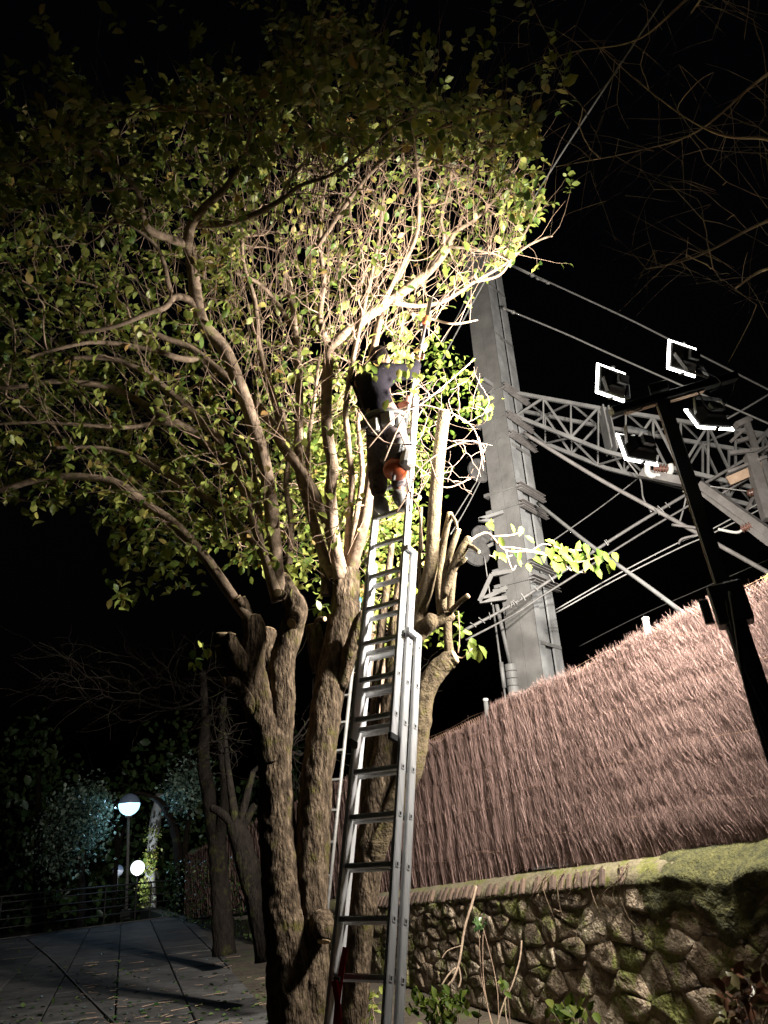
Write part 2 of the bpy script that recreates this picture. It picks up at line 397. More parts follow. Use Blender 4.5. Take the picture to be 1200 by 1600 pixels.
for i in range(len(pts) - 1):
    for k in range(4): fs.append((i * 4 + k, i * 4 + (k + 1) % 4, (i + 1) * 4 + (k + 1) % 4, (i + 1) * 4 + k))
fs += [(0, 1, 2, 3), tuple(reversed([(len(pts) - 1) * 4 + k for k in range(4)]))]
core.add(vs, fs); core.build('mortar_core', M['mortar'], wall)

cells = []
u = S0
srng = random.Random(5)
while u < SB:
    big = 1.45 if u < 2.4 else 1.15
    st = srng.uniform(.15, .27) * big
    v = srng.uniform(-.06, .03)
    while v < 1.5:
        hgt = srng.choice((.08, .12, .17, .24)) * srng.uniform(.85, 1.15) * big
        cells.append((u + srng.uniform(-.09, .09), v + hgt / 2)); v += hgt
    u += st
def stone_cell(i):
    x, y = cells[i]
    poly = [(x - .45, y - .3), (x + .45, y - .3), (x + .45, y + .3), (x - .45, y + .3)]
    for j, (a, b) in enumerate(cells):
        if j == i or abs(a - x) > .8 or abs(b - y) > .6: continue
        n = ((a - x) / 1.7, (b - y) * 1.7); mid = ((a + x) / 2, (b + y) / 2)
        poly = clip(poly, n, n[0] * mid[0] + n[1] * mid[1])
        if len(poly) < 3: return None
    return poly
for i in range(len(cells)):
    poly = stone_cell(i)
    if not poly or len(poly) < 3: continue
    x0, y0 = cells[i]
    tz = topz(x0)
    if y0 > tz + .02: continue
    poly = clip(poly, (-WD.z, 1), topz(0) - .01)
    poly = clip(poly, (0, -1), .04)
    poly = clip(poly, (-1, 0), -S0)
    if len(poly) < 3: continue
    cx = sum(p[0] for p in poly) / len(poly); cy = sum(p[1] for p in poly) / len(poly)
    ring = []
    for k in range(len(poly)):
        p, q = poly[k], poly[(k + 1) % len(poly)]
        L = math.hypot(p[0] - q[0], p[1] - q[1])
        if L < .02: continue
        ns = 2 if L > .09 else 1
        for t in range(ns): ring.append((p[0] + (q[0] - p[0]) * t / ns, p[1] + (q[1] - p[1]) * t / ns))
    n = len(ring)
    if n < 4: continue
    R_ = max(math.hypot(p[0] - cx, p[1] - cy) for p in ring)
    gap = .006; dep = srng.uniform(-.006, .018); tilt = (srng.uniform(-.12, .12), srng.uniform(-.18, .1)); sv = srng.uniform(0, 100)
    vs = []
    for (fr, o) in ((1.0, -.05), (1.0, .006), (.93, .016), (.5, .02), (0, .016)):
        for (px_, py_) in ring if fr > 0 else [(cx, cy)]:
            dx, dy = px_ - cx, py_ - cy; L = math.hypot(dx, dy); k = max(.3, (L - gap) / max(L, .01)) * fr
            jx = mnoise.noise(Vector((px_ * 14, py_ * 14, sv))) * .012
            jy = mnoise.noise(Vector((px_ * 14, py_ * 14, sv + 9))) * .012
            oo = o + dep + dx * k * tilt[0] + dy * k * tilt[1]
            if o > 0: oo += mnoise.noise(Vector((px_ * 9 + fr * 3, py_ * 9, sv))) * .02 + mnoise.noise(Vector((px_ * 23 + fr * 9, py_ * 23, sv))) * .012
            vs.append(wp(cx + dx * k + jx, FO - .03 + oo, cy + dy * k + jy))
    fs = []
    for l in range(3):
        for k in range(n):
            k2 = (k + 1) % n; fs.append((l * n + k, l * n + k2, (l + 1) * n + k2, (l + 1) * n + k))
    for k in range(n): fs.append((3 * n + k, 3 * n + (k + 1) % n, 4 * n))
    MB().add(vs, fs).build('stone', M['stone'], wall, smooth=True)

# sloping coping: mortar bed with slanting bricks set in it
cop = MB(); vs = []; cs = np.arange(.5, 12, .12)
for s in cs:
    w1 = mnoise.noise(Vector((s * 4, 0, 3))) * .02; w2 = mnoise.noise(Vector((s * 5, 7, 3))) * .02
    tz = topz(s)
    vs += [wp(s, FO - .03, tz, -.04 + w2), wp(s, FO + .004 + w1, tz, -.01 + w2), wp(s, FO - .10 + w2 * .5, tz, .115 + w1 * .6), wp(s, FO - .28, tz, .2)]
fs = []
for i in range(len(cs) - 1):
    for k in range(3): fs.append((i * 4 + k, i * 4 + k + 1, (i + 1) * 4 + k + 1, (i + 1) * 4 + k))
cop.add(vs, fs).build('coping', M['coping'], wall, smooth=True)
s = 1.35
while s < 7.5:
    tz = topz(s)
    n_ = (WN * .78 + Vector((0, 0, .62))).normalized(); al = (WH * .42 + (Vector((0, 0, .6)) - WN * .6)).normalized(); al = (al - n_ * al.dot(n_)).normalized()
    c = wp(s, FO - .035, tz, .06)
    hl = srng.uniform(.07, .095)
    if srng.random() < .2: s += .12; continue
    al = (al + n_.cross(al) * srng.uniform(-.15, .15)).normalized()
    MB().box(c - n_ * srng.uniform(.008, .02), (n_.cross(al), n_, al), (srng.uniform(.026, .036), .024 + srng.uniform(-.004, .006), hl), bev=.008).build('coping_brick', M['brick'], wall)
    s += srng.uniform(.105, .145)
# mossy earth slumped over the wall head at the right
mo = MB(); nu, nv = 60, 26; vs = []
for i in range(nu):
    for j in range(nv):
        s = -2.2 + 4.0 * i / (nu - 1); f = j / (nv - 1)
        edge = max(0, min(1, (nu - 1 - i) / 16)); edge = edge * edge * (3 - 2 * edge)
        z0 = topz(s) + .22; dn = .55 + .2 * mnoise.noise(Vector((s * 2, 1, 4)))
        prof = -.02 + .05 * math.sin(f ** .8 * math.pi)
        nz_ = .05 * mnoise.noise(Vector((s * 4, f * 3, 2))) + .03 * mnoise.noise(Vector((s * 11, f * 8, 5))) + .015 * mnoise.noise(Vector((s * 25, f * 18, 8)))
        base_o = -.26 + .27 * min(1, f * 2.6)
        vs.append(wp(s, FO + base_o + prof * edge + nz_ * edge - (1 - edge) * .12, z0 - dn * f))
fs = [(i * nv + j, i * nv + j + 1, (i + 1) * nv + j + 1, (i + 1) * nv + j) for i in range(nu - 1) for j in range(nv - 1)]
mo.add(vs, fs).build('moss_cushion', pmat('moss', [(.3, (.018, .018, .006)), (.5, (.048, .046, .013)), (.75, (.095, .087, .026))], 11, .97, bump=.03, bscale=40, detail=10), wall, smooth=True)

# ------------------------------------------------------------------ brushwood fence
FH = 1.70
fence = thing('brushwood_fence', wp(3, 0, 0) + Vector((0, 0, 1.2)), 'pinkish brown heather brushwood screen on top of the stone wall', 'fence')
def wp_np(s, o, z):
    A = np.array(WA); D = np.array(WD); N = np.array(WN)
    P = A[None] + D[None] * s[:, None] + N[None] * o[:, None]; P[:, 2] += z
    return P
panels = [(-2.4, .35, 0.0), (.35, 3.35, .02), (3.35, 6.4, -.04), (6.4, 9.6, .0), (9.6, 14, 0), (14, 22, 0)]
for pi, (s0, s1, dz) in enumerate(panels):
    L = s1 - s0
    cm = MB(); cm.add([wp(s0 + .01, -.01, None, dz + .03), wp(s1 - .01, -.01, None, dz + .03), wp(s1 - .01, -.01, None, FH + dz - .1), wp(s0 + .01, -.01, None, FH + dz - .1),
                       wp(s0 + .01, -.07, None, dz + .03), wp(s1 - .01, -.07, None, dz + .03), wp(s1 - .01, -.07, None, FH + dz - .1), wp(s0 + .01, -.07, None, FH + dz - .1)],
                      [(0, 1, 2, 3), (7, 6, 5, 4), (0, 4, 5, 1), (2, 6, 7, 3), (1, 5, 6, 2), (0, 3, 7, 4)])
    pnl = cm.build('panel', M['heather_core'], fence)
    n = int(L * (10500 if s0 < 6 else 2600 if s0 < 9 else 1200)); thick = .9 if s0 < 6 else 1.5 if s0 < 9 else 2.2
    s = rng.uniform(s0, s1, n)
    tuft = np.clip((4.2 - s) / 3.6, 0.3, 1)
    kk = rng.integers(-1, 8, n) * .225 + .03 * np.sin(s * 3)
    v0 = np.where(rng.random(n) < tuft, kk + rng.normal(0, .016, n), rng.uniform(-.08, FH - .25, n))
    ln = rng.uniform(.12, .33, n) + (1 - tuft) * rng.uniform(0, .35, n)
    v0 = np.clip(v0, -.02 + rng.normal(0, .02, n), None)
    bund = np.sin(s * 41 + np.sin(s * 13) * 2) * .5 + np.sin(s * 23 + 1.3 + np.sin(v0 * 3)) * .5
    o0 = .002 + .012 * bund * (1 - .6 * tuft) + rng.normal(0, .006, n)
    o1 = o0 + .006 + tuft * rng.uniform(.012, .05, n) + rng.normal(0, .005, n)
    v1 = np.minimum(v0 + ln, FH + rng.normal(0, .03, n) + .03 * np.sin(s * 9) * np.sin(s * 3.1))
    ds = rng.normal(0, .014, n) * (1 + 2.0 * tuft)
    mid = .55
    jit = rng.normal(0, .010, n) * (1 + tuft)
    sagz = dz + .025 * np.sin(s * 2.3 + 1)
    A = wp_np(s, o0, v0 + sagz); Mm = wp_np(s + ds * mid + jit, o0 + (o1 - o0) * .4, v0 + (v1 - v0) * mid + sagz); B = wp_np(s + ds, o1, v1 + sagz)
    for gp in np.arange(s0 + .3, s1, .37):              # dark slits between the bundles
        gv = rng.uniform(.1, 1.3); gl = rng.uniform(.15, .5); hit = (np.abs(s - gp - .1 * np.sin(gp * 7)) < .011) & (v0 < gv + gl) & (v1 > gv)
        for arr in (A, Mm, B): arr[hit] -= np.array(WN)[None] * .06
    r = rng.uniform(.0012, .0029, n) * thick
    V1, F1 = np_tubes(A, Mm, r, r * .85, 3); V2, F2 = np_tubes(Mm, B, r * .85, r * .35, 3)
    V = np.concatenate([V1, V2]); Fq = np.concatenate([F1, F2 + len(V1)])
    rn = np.repeat(rng.random(n), 6); rn = np.concatenate([rn, rn])
    np_mesh('brushwood', V, Fq, M['heather'], pnl, rnd=rn, smooth=False, kind='stuff')
    if s0 < 6:
        for vv in (.28, .73, 1.18, 1.56):
            MB().tube([wp(q, .03 + .008 * math.sin(q * 31), None, vv + dz + .02 * math.sin(q * 5)) for q in np.arange(s0, s1 + .01, .1)], .0016, 4).build('binding_wire', M['net'], pnl)
        # thicker vertical stems standing proud of the brush
        for q in range(int(L * 9)):
            ss = random.uniform(s0, s1); z0 = random.uniform(0, 1.0); z1 = min(FH, z0 + random.uniform(.4, 1.0)); dr = random.uniform(-.05, .05)
            wm = MB(); wm.tube([wp(ss, .012, None, z0 + dz), wp(ss + dr * .5 + random.uniform(-.02, .02), .022, None, (z0 + z1) / 2 + dz), wp(ss + dr, .016, None, z1 + dz)], [.005, .0045, .003], 4)
            wm.build('stem', M['heather'], pnl, smooth=True)

# chain-link fence standing behind the brushwood
cl = thing('chain_link_fence', wp(1, -.2, 0) + Vector((0, 0, 1.0)), 'rusty chain-link fence with pale pipe posts showing above the brushwood', 'fence')
for s in (-2.2, .82, 3.7, 6.5):
    pm_ = MB(); pm_.tube([wp(s, -.14, None, -.3), wp(s, -.14, None, FH + .2)], .028, 14)
    post = pm_.build('post', M['porcelain'] if s < 1 else M['galv'], cl, smooth=True)
    MB().lathe(wp(s, -.14, None, FH + .2), (0, 0, 1), [(0, .033), (.02, .036), (.03, .02)], 14).build('cap', M['porcelain'], post)
nm = MB(); st = .052
for dirn in (1, -1):
    for i in range(-70, 140):
        s_a = i * st; p = []
        for k in range(0, 5):
            ss = s_a + dirn * k * st * .5; vv = FH - .04 + k * st * .62 - .02
            if -2.2 < ss < 6.5 and vv < FH + .09: p.append(wp(ss, -.14 + .004 * (1 if k % 2 else -1), None, vv))
        if len(p) > 1: nm.tube(p, .0016, 3, cap=False)
nm.tube([wp(s, -.14, None, FH + .09 + .01 * math.sin(s * 5)) for s in np.arange(-2.2, 6.6, .3)], .002, 4)
nm.build('mesh_wire', M['net'], cl, kind='stuff')

# ------------------------------------------------------------------ trees
TY = [0.0]
def smooth(pts, k=4):
    """pts (px,py,Y,diam_px) -> world points and radii, Catmull-Rom"""
    P = [at(p[0], p[1], p[2] + TY[0]) for p in pts]; R = [p[3] * .5 * pxm(p[0], p[1], p[2] + TY[0]) for p in pts]
    return smooth3(P, R, k)
def smooth3(P, R, k=4):
    oP, oR = [], []
    n = len(P)
    for i in range(n - 1):
        p0, p1, p2, p3 = P[max(i - 1, 0)], P[i], P[i + 1], P[min(i + 2, n - 1)]
        for j in range(k):
            t = j / k
            oP.append(.5 * ((2 * p1) + (p2 - p0) * t + (2 * p0 - 5 * p1 + 4 * p2 - p3) * t * t + (3 * p1 - p0 - 3 * p2 + p3) * t ** 3))
            oR.append(R[i] * (1 - t) + R[i + 1] * t)
    oP.append(P[-1]); oR.append(R[-1])
    return oP, oR
def limb(name, pts, mt, parent, n=12, k=5, rough=.16, cut=None):
    big = n >= 18
    P, R = smooth(pts, k * 3 if big else k)
    o = MB().tube(P, R, n * 2 if big else n, rough=rough, ridge=.024 if big else 0).build(name, mt, parent, smooth=True)
    if cut is not None:
        d = (P[-1] - P[-2]).normalized()
        MB().lathe(P[-1] + d * .002, d, [(0, R[-1] * .97), (.006, R[-1] * .9), (.007, R[-1] * .4)], 12).build('cut_face', cut, o)
    return P, R

LEAF_V = np.array([[0, 0, 0], [.3, .27, .05], [.3, -.27, .05], [.34, 0, -.02], [.66, .29, .04], [.66, -.29, .04], [.7, 0, -.03], [1.0, 0, -.09]])
LEAF_F = np.array([[0, 3, 1, 1], [0, 2, 3, 3], [1, 3, 6, 4], [3, 2, 5, 6], [4, 6, 7, 7], [6, 5, 7, 7]])
def leaf_frames(D, Nn):
    D = D / np.linalg.norm(D, axis=1, keepdims=True)
    S = np.cross(Nn, D); S /= np.maximum(np.linalg.norm(S, axis=1, keepdims=True), 1e-6)
    N2 = np.cross(D, S)
    return D, S, N2
def leaves_mesh(name, P, D, Nn, L, mt, parent, rnd=None, wid=1.0, kind='stuff'):
    D, S, N2 = leaf_frames(D, Nn)
    n = len(P)
    wv = (wid * rng.uniform(.85, 1.15, n))[:, None, None]
    V = P[:, None] + L[:, None, None] * (LEAF_V[None, :, 0:1] * D[:, None] + wv * LEAF_V[None, :, 1:2] * S[:, None] + LEAF_V[None, :, 2:3] * N2[:, None] * rng.uniform(.4, 2.4, n)[:, None, None])
    tri = np.array([[0, 3, 1], [0, 2, 3], [1, 3, 6], [1, 6, 4], [3, 2, 5], [3, 5, 6], [4, 6, 7], [6, 5, 7]])
    Fq = ((np.arange(n) * 8)[:, None, None] + tri[None]).reshape(-1, 3)
    if rnd is None: rnd = rng.random(n)
    return np_mesh(name, V.reshape(-1, 3), Fq, mt, parent, rnd=np.repeat(rnd, 8), kind=kind)
_leafme = {}
def leaf_object(P, D, Nn, L, mt, parent, wid=1.0):
    key = (mt.name, int(rng.integers(0, 4)))
    if key not in _leafme:
        me = bpy.data.meshes.new('leaf'); v = LEAF_V.copy(); v[:, 2] *= .6 + .6 * key[1]; v[:, 1] *= .9 + .08 * key[1]
        me.from_pydata([tuple(q) for q in v], [], [(0, 3, 1), (0, 2, 3), (1, 3, 6, 4), (3, 2, 5, 6), (4, 6, 7), (6, 5, 7)])
        me.polygons.foreach_set('use_smooth', [True] * 6); me.materials.append(mt); _leafme[key] = me
    o = bpy.data.objects.new('leaf', _leafme[key]); COL.objects.link(o); o.parent = parent
    D, S, N2 = leaf_frames(np.array([D], float), np.array([Nn], float))
    off = wloc(parent); d, s_, n2 = D[0] * L, S[0] * L * wid, N2[0] * L
    o.matrix_local = Matrix(((d[0], s_[0], n2[0], P[0] - off.x), (d[1], s_[1], n2[1], P[1] - off.y), (d[2], s_[2], n2[2], P[2] - off.z), (0, 0, 0, 1)))
    return o

def grow(nodes, attr, wpath=.25):
    """nearest-neighbour growth: returns parent index for every attractor (indices into nodes+attr)"""
    X = np.concatenate([nodes, attr]); nn = len(nodes); n = len(X)
    path = np.zeros(n); par = np.full(n, -1)
    d = np.linalg.norm(attr[:, None] - nodes[None], axis=2)
    best = d.min(1); bp = d.argmin(1); bd = best.copy()
    done = np.zeros(len(attr), bool); order = []
    for _ in range(len(attr)):
        c = np.where(done, 1e9, best); i = int(c.argmin()); done[i] = True; order.append(i)
        par[nn + i] = bp[i]; path[nn + i] = path[bp[i]] + np.linalg.norm(attr[i] - X[bp[i]])
        dd = np.linalg.norm(attr - attr[i], axis=1) + wpath * path[nn + i]
        up = (dd < best) & ~done
        best[up] = dd[up]; bp[up] = nn + i
    return X, par, order
def twig_mesh(name, X, par, nn, order, mt, parent, rmin=.0016, rmax=.014, exp=.5, kind='stuff', sides=4, jitter=.05):
    X = X.copy(); ch = np.arange(nn, len(X))
    for _ in range(4):                                  # relax zigzags
        acc = np.zeros_like(X); num = np.zeros(len(X))
        np.add.at(acc, par[ch], X[ch]); np.add.at(num, par[ch], 1)
        k = ch[num[ch] > 0]
        X[k] = X[k] * .45 + .275 * X[par[k]] + .275 * acc[k] / num[k][:, None]
    cnt = np.ones(len(X))
    for i in reversed(order):
        p = par[nn + i]
        if p >= nn: cnt[p] += cnt[nn + i]
    r = np.minimum(rmin * cnt ** exp, rmax)
    idx = np.array([nn + i for i in order]); p = par[idx]
    A, B = X[p], X[idx]
    rb = r[idx]; ra = np.where(p >= nn, np.minimum(r[p], rb * 1.35), rb * 1.3)
    L = np.linalg.norm(B - A, axis=1, keepdims=True)
    m1 = A + (B - A) * .5 + rng.normal(0, 1, A.shape) * L * jitter
    V1, F1 = np_tubes(A, m1, ra, (ra + rb) / 2, sides); V2, F2 = np_tubes(m1, B, (ra + rb) / 2, rb, sides)
    V = np.concatenate([V1, V2]); Fq = np.concatenate([F1, F2 + len(V1)])
    np_mesh(name, V, Fq, mt, parent, kind=kind)
    return cnt, X

def in_poly(x, y, poly):
    c = np.zeros(len(x), bool); n = len(poly)
    for i in range(n):
        x1, y1 = poly[i]; x2, y2 = poly[(i + 1) % n]
        k = ((y1 > y) != (y2 > y)) & (x < (x2 - x1) * (y - y1) / (y2 - y1 + 1e-9) + x1)
        c ^= k
    return c
def at_np(px, py, Y):
    d = np.array(Fw)[None] + np.array(Rt)[None] * ((px - 600) / F_PX)[:, None] + np.array(Up)[None] * ((800 - py) / F_PX)[:, None]
    return np.array(CAM)[None] + d * (Y / d[:, 1])[:, None]
def proj_np(P):
    v = P - np.array(CAM)[None]; dz = v @ np.array(Fw)
    return 600 + F_PX * (v @ np.array(Rt)) / dz, 800 - F_PX * (v @ np.array(Up)) / dz, dz
def sample_poly(poly, n):
    xs = [p[0] for p in poly]; ys = [p[1] for p in poly]; ox, oy = [], []
    while len(ox) < n:
        x = rng.uniform(min(xs), max(xs), n); y = rng.uniform(min(ys), max(ys), n); k = in_poly(x, y, poly)
        ox += list(x[k]); oy += list(y[k])
    return np.array(ox[:n]), np.array(oy[:n])

# ---- the big tree beside the ladder
tree = thing('broadleaf_tree', at(470, 1700, 5.5).xy.to_3d(), 'broad many-stemmed evergreen tree with lopped stubs, lit beside the aluminium ladder', 'tree')
g0 = at(474, 1780, 5.9)
Y0 = 5.72
limb('trunk', [(480, 1860, Y0, 120), (468, 1740, Y0, 92), (460, 1640, Y0, 78), (454, 1540, Y0, 72), (448, 1450, Y0, 68), (440, 1370, Y0 + .05, 62), (433, 1290, Y0 + .1, 56), (430, 1220, Y0 + .1, 52), (429, 1160, Y0 + .1, 50), (424, 1120, Y0 + .1, 44)], M['bark'], tree, 28, 8, .1)
limb('trunk', [(478, 1760, Y0 + .05, 76), (482, 1600, Y0 + .05, 62), (486, 1500, Y0 + .05, 58), (485, 1400, Y0 + .05, 54), (488, 1310, Y0 + .1, 52), (494, 1230, Y0 + .15, 50), (504, 1150, Y0 + .2, 48), (518, 1060, Y0 + .25, 48), (534, 985, Y0 + .3, 50), (540, 930, Y0 + .3, 44), (541, 892, Y0 + .3, 40)], M['bark'], tree, 26, 8, .1)
limb('trunk', [(428, 1190, Y0 + .1, 50), (408, 1110, Y0 + .05, 46), (394, 1045, Y0, 42), (398, 990, Y0, 36), (392, 966, Y0, 30)], M['bark'], tree, 22, 7, .13, M['cutwood'])
limb('trunk', [(430, 1190, Y0 + .12, 48), (440, 1100, Y0 + .1, 42), (441, 1035, Y0 + .1, 40), (455, 985, Y0 + .1, 36), (463, 952, Y0 + .1, 34), (452, 930, Y0 + .1, 32), (441, 900, Y0 + .1, 18)], M['bark'], tree, 22, 7, .12, M['cutwood'])
stubs = [
 [(394, 1062, Y0, 40), (372, 1034, Y0 - .08, 38), (352, 1004, Y0 - .12, 36), (350, 990, Y0 - .14, 26)],
 [(372, 1034, Y0 - .1, 18), (358, 1008, Y0 - .2, 16), (362, 990, Y0 - .22, 14)],
 [(360, 1040, Y0 - .1, 16), (346, 1024, Y0 - .16, 13), (340, 1010, Y0 - .2, 10)],
 [(396, 1110, Y0, 26), (380, 1085, Y0 - .1, 20), (366, 1066, Y0 - .14, 16), (350, 1064, Y0 - .2, 13)],
 [(392, 968, Y0, 15), (382, 950, Y0 - .05, 14), (371, 934, Y0 - .1, 13)],
 [(394, 968, Y0, 9), (388, 950, Y0, 8), (381, 934, Y0, 7)],
 [(460, 955, Y0 + .05, 22), (462, 968, Y0 - .03, 22), (456, 974, Y0 - .08, 18)],
 [(441, 930, Y0, 16), (434, 926, Y0 - .1, 14)],
 [(421, 1040, Y0 + .35, 34), (418, 1000, Y0 + .4, 32), (420, 986, Y0 + .42, 26)],
 [(500, 1050, Y0 + .4, 26), (494, 1010, Y0 + .4, 28), (489, 978, Y0 + .4, 24)],
 [(494, 975, Y0 + .3, 8), (497, 968, Y0 + .25, 8), (507, 967, Y0 + .2, 8)],
 [(534, 1075, Y0 + .2, 18), (548, 1015, Y0 + .1, 22), (560, 975, Y0 + .05, 20), (568, 958, Y0 + .02, 12)],
 [(510, 930, Y0 + .3, 18), (509, 905, Y0 + .3, 15), (506, 888, Y0 + .3, 13)],
 [(500, 1440, Y0 - .05, 40), (506, 1455, Y0 - .15, 34), (506, 1470, Y0 - .18, 22)],
]
for s_ in stubs: limb('stub', s_, M['bark'], tree, 14, 5, .18, M['cutwood'])
def grad(pts, Ya, Yb, da, db):
    Ya, Yb = Ya - .25, Yb - .2
    n = len(pts); back = lambda p: 1.35 * min(1, max(0, (p[0] - 540) / 150)) * min(1, max(0, (540 - p[1]) / 60)) * min(1, max(0, (p[1] - 200) / 120))
    return [(p[0], p[1], Ya + (Yb - Ya) * i / (n - 1) + back(p), da + (db - da) * i / (n - 1)) for i, p in enumerate(pts)]
B_ = [
 grad([(436, 935), (431, 880), (424, 800), (416, 740), (398, 670), (375, 605), (350, 545), (318, 508), (306, 460), (300, 410), (292, 380)], 6.05, 5.0, 24, 19),
 grad([(292, 384), (300, 350), (322, 322), (350, 296), (372, 262), (388, 226), (392, 190)], 5.0, 3.9, 17, 5),
 grad([(305, 350), (350, 350), (400, 334), (440, 312), (470, 290), (520, 272), (570, 236)], 4.9, 3.8, 13, 3),
 grad([(294, 382), (262, 372), (232, 358), (222, 330), (215, 300), (190, 270)], 5.0, 4.2, 15, 6),
 grad([(322, 512), (296, 470), (272, 465), (258, 480), (230, 490), (180, 510), (120, 520)], 5.35, 4.6, 14, 5),
 grad([(270, 465), (262, 440), (256, 410), (240, 380), (200, 350)], 5.2, 4.6, 10, 4),
 grad([(434, 940), (417, 876), (393, 800), (376, 750), (346, 690), (292, 637), (250, 600), (221, 579), (170, 560), (110, 560)], 6.0, 5.3, 20, 7),
 grad([(412, 868), (380, 826), (340, 790), (308, 770), (260, 740), (217, 716), (160, 700), (80, 700)], 6.1, 5.6, 14, 5),
 grad([(402, 985), (362, 930), (317, 867), (270, 817), (225, 786), (195, 762), (165, 750), (112, 744), (50, 752), (0, 766), (-60, 770)], 5.95, 5.5, 18, 9),
 grad([(372, 745), (330, 700), (290, 668), (260, 655), (225, 632), (185, 610), (146, 600), (80, 596), (10, 606), (-50, 600)], 6.05, 5.3, 16, 6),
 grad([(290, 668), (250, 660), (200, 668), (130, 664), (60, 660), (-20, 664)], 5.9, 5.3, 9, 4),
 grad([(532, 905), (517, 830), (500, 790), (470, 735), (442, 696), (415, 650), (388, 622), (355, 590), (300, 545), (262, 530), (215, 510)], 6.2, 5.6, 22, 8),
 grad([(520, 902), (503, 860), (485, 800), (468, 735), (467, 660), (468, 617), (464, 560), (462, 520), (455, 470), (440, 400)], 6.25, 5.9, 18, 7),
 grad([(535, 900), (522, 840), (516, 770), (520, 733), (512, 680), (510, 637), (512, 580), (517, 545), (540, 520), (580, 490), (630, 455), (668, 425), (695, 392), (705, 368)], 6.2, 5.3, 20, 14),
 grad([(516, 548), (505, 520), (500, 490), (506, 440), (500, 380), (505, 310), (515, 260)], 5.95, 5.0, 12, 4),
 grad([(700, 385), (712, 362), (740, 345), (765, 320), (790, 290), (808, 262)], 5.3, 4.9, 8, 2.5),
 grad([(668, 426), (690, 400), (694, 372), (690, 340), (700, 300), (708, 260)], 5.35, 4.8, 7, 2.5),
 grad([(604, 470), (650, 478), (690, 472), (720, 455), (742, 440), (790, 412), (818, 388), (850, 372), (863, 369)], 5.6, 5.0, 8, 2.5),
 grad([(742, 440), (780, 430), (800, 402), (822, 360), (838, 330), (850, 300)], 5.2, 4.8, 5, 2),
 grad([(700, 386), (730, 388), (770, 396), (800, 398), (830, 380)], 5.3, 5.0, 5, 2),
 grad([(640, 490), (680, 500), (710, 506), (746, 500)], 5.6, 5.4, 5, 2.5),
 grad([(546, 895), (560, 850), (572, 800), (580, 740), (582, 680), (578, 600), (585, 540), (600, 480), (640, 400)], 6.3, 5.6, 22, 8),
 grad([(541, 892), (544, 830), (550, 760), (545, 700), (540, 640), (548, 580), (560, 520), (575, 450), (590, 380), (600, 300)], 6.35, 5.2, 12, 5),
 grad([(545, 885), (556, 810), (566, 740), (560, 660), (570, 600)], 6.5, 6.4, 10, 6),
 grad([(505, 890), (492, 820), (480, 760), (482, 690), (492, 620), (498, 560)], 6.5, 6.1, 10, 5),
 grad([(440, 690), (432, 640), (418, 590), (405, 540), (398, 470), (380, 410), (378, 350)], 6.1, 5.2, 12, 5),
 grad([(450, 900), (455, 820), (447, 760), (452, 700), (440, 640)], 6.5, 6.2, 12, 6),
 grad([(388, 625), (330, 570), (280, 560), (230, 545), (140, 535), (40, 560)], 6.0, 5.1, 13, 5),
 grad([(405, 860), (404, 780), (388, 720), (350, 660), (310, 600)], 6.4, 6.0, 11, 5),
 grad([(462, 520), (430, 470), (400, 440), (350, 420), (310, 400)], 5.9, 5.2, 8, 4),
 grad([(590, 490), (620, 430), (650, 370), (655, 310), (650, 240), (640, 180)], 5.6, 4.3, 9, 3),
 grad([(392, 190), (430, 140), (480, 100), (540, 70), (590, 50)], 3.9, 3.4, 5, 2),
 grad([(500, 380), (540, 320), (580, 270), (640, 220), (720, 190), (790, 165)], 5.3, 4.1, 8, 2.5),
]
nodesP = []
for q in B_:
    P, R = limb('branch', q, M['branch'], tree, 10, 5, .10)
    nodesP += [tuple(p) for p in P[len(P) // 4:]]
nodes = np.array(nodesP)

crown_poly = [(-70, 190), (40, 240), (120, 130), (220, 170), (300, 90), (390, 130), (470, 30), (560, 20), (615, 90), (690, 150), (760, 140), (850, 190), (835, 240), (852, 330), (800, 400), (700, 470), (690, 540), (620, 560), (600, 780), (560, 880), (440, 900), (330, 880), (240, 860), (160, 850), (120, 790), (-70, 790)]
def crownY(py):
    return np.interp(py, [60, 150, 250, 350, 500, 650, 950], [3.5, 3.85, 4.4, 5.05, 5.6, 5.9, 6.15])
def crownA(n, poly, spread):
    x, y = sample_poly(poly, n)
    Y = crownY(y) + rng.uniform(-1, 1.15, n) * spread - .7 * np.clip((280 - x) / 200, 0, 1) * np.clip((480 - y) / 200, 0, 1) + 1.15 * np.clip((x - 520) / 160, 0, 1) * np.clip((y - 200) / 120, 0, 1)
    return at_np(x, y, Y)
attr = np.concatenate([crownA(3900, crown_poly, .85), crownA(1700, [(430, 220), (820, 260), (800, 400), (650, 520), (600, 620), (430, 700), (330, 450)], .65)])
px_, py_, _ = proj_np(attr)
attr = attr[~(in_poly(px_, py_, [(560, 520), (668, 500), (668, 800), (560, 800)]) & (attr[:, 1] < 6.0))]
X, par, order = grow(nodes, attr, .22)
cnt, X = twig_mesh('twigs', X, par, len(nodes), order, M['twig'], tree, .0019, .011, .42)
# bare spray beside the climber and hanging twigs
nn = len(nodes)
term = np.ones(len(X), bool); term[par[par >= 0]] = False
tid = np.where(term & (np.arange(len(X)) >= nn))[0]
iid = np.where(~term & (np.arange(len(X)) >= nn))[0]
cen = np.array(at(450, 650, 6.1))
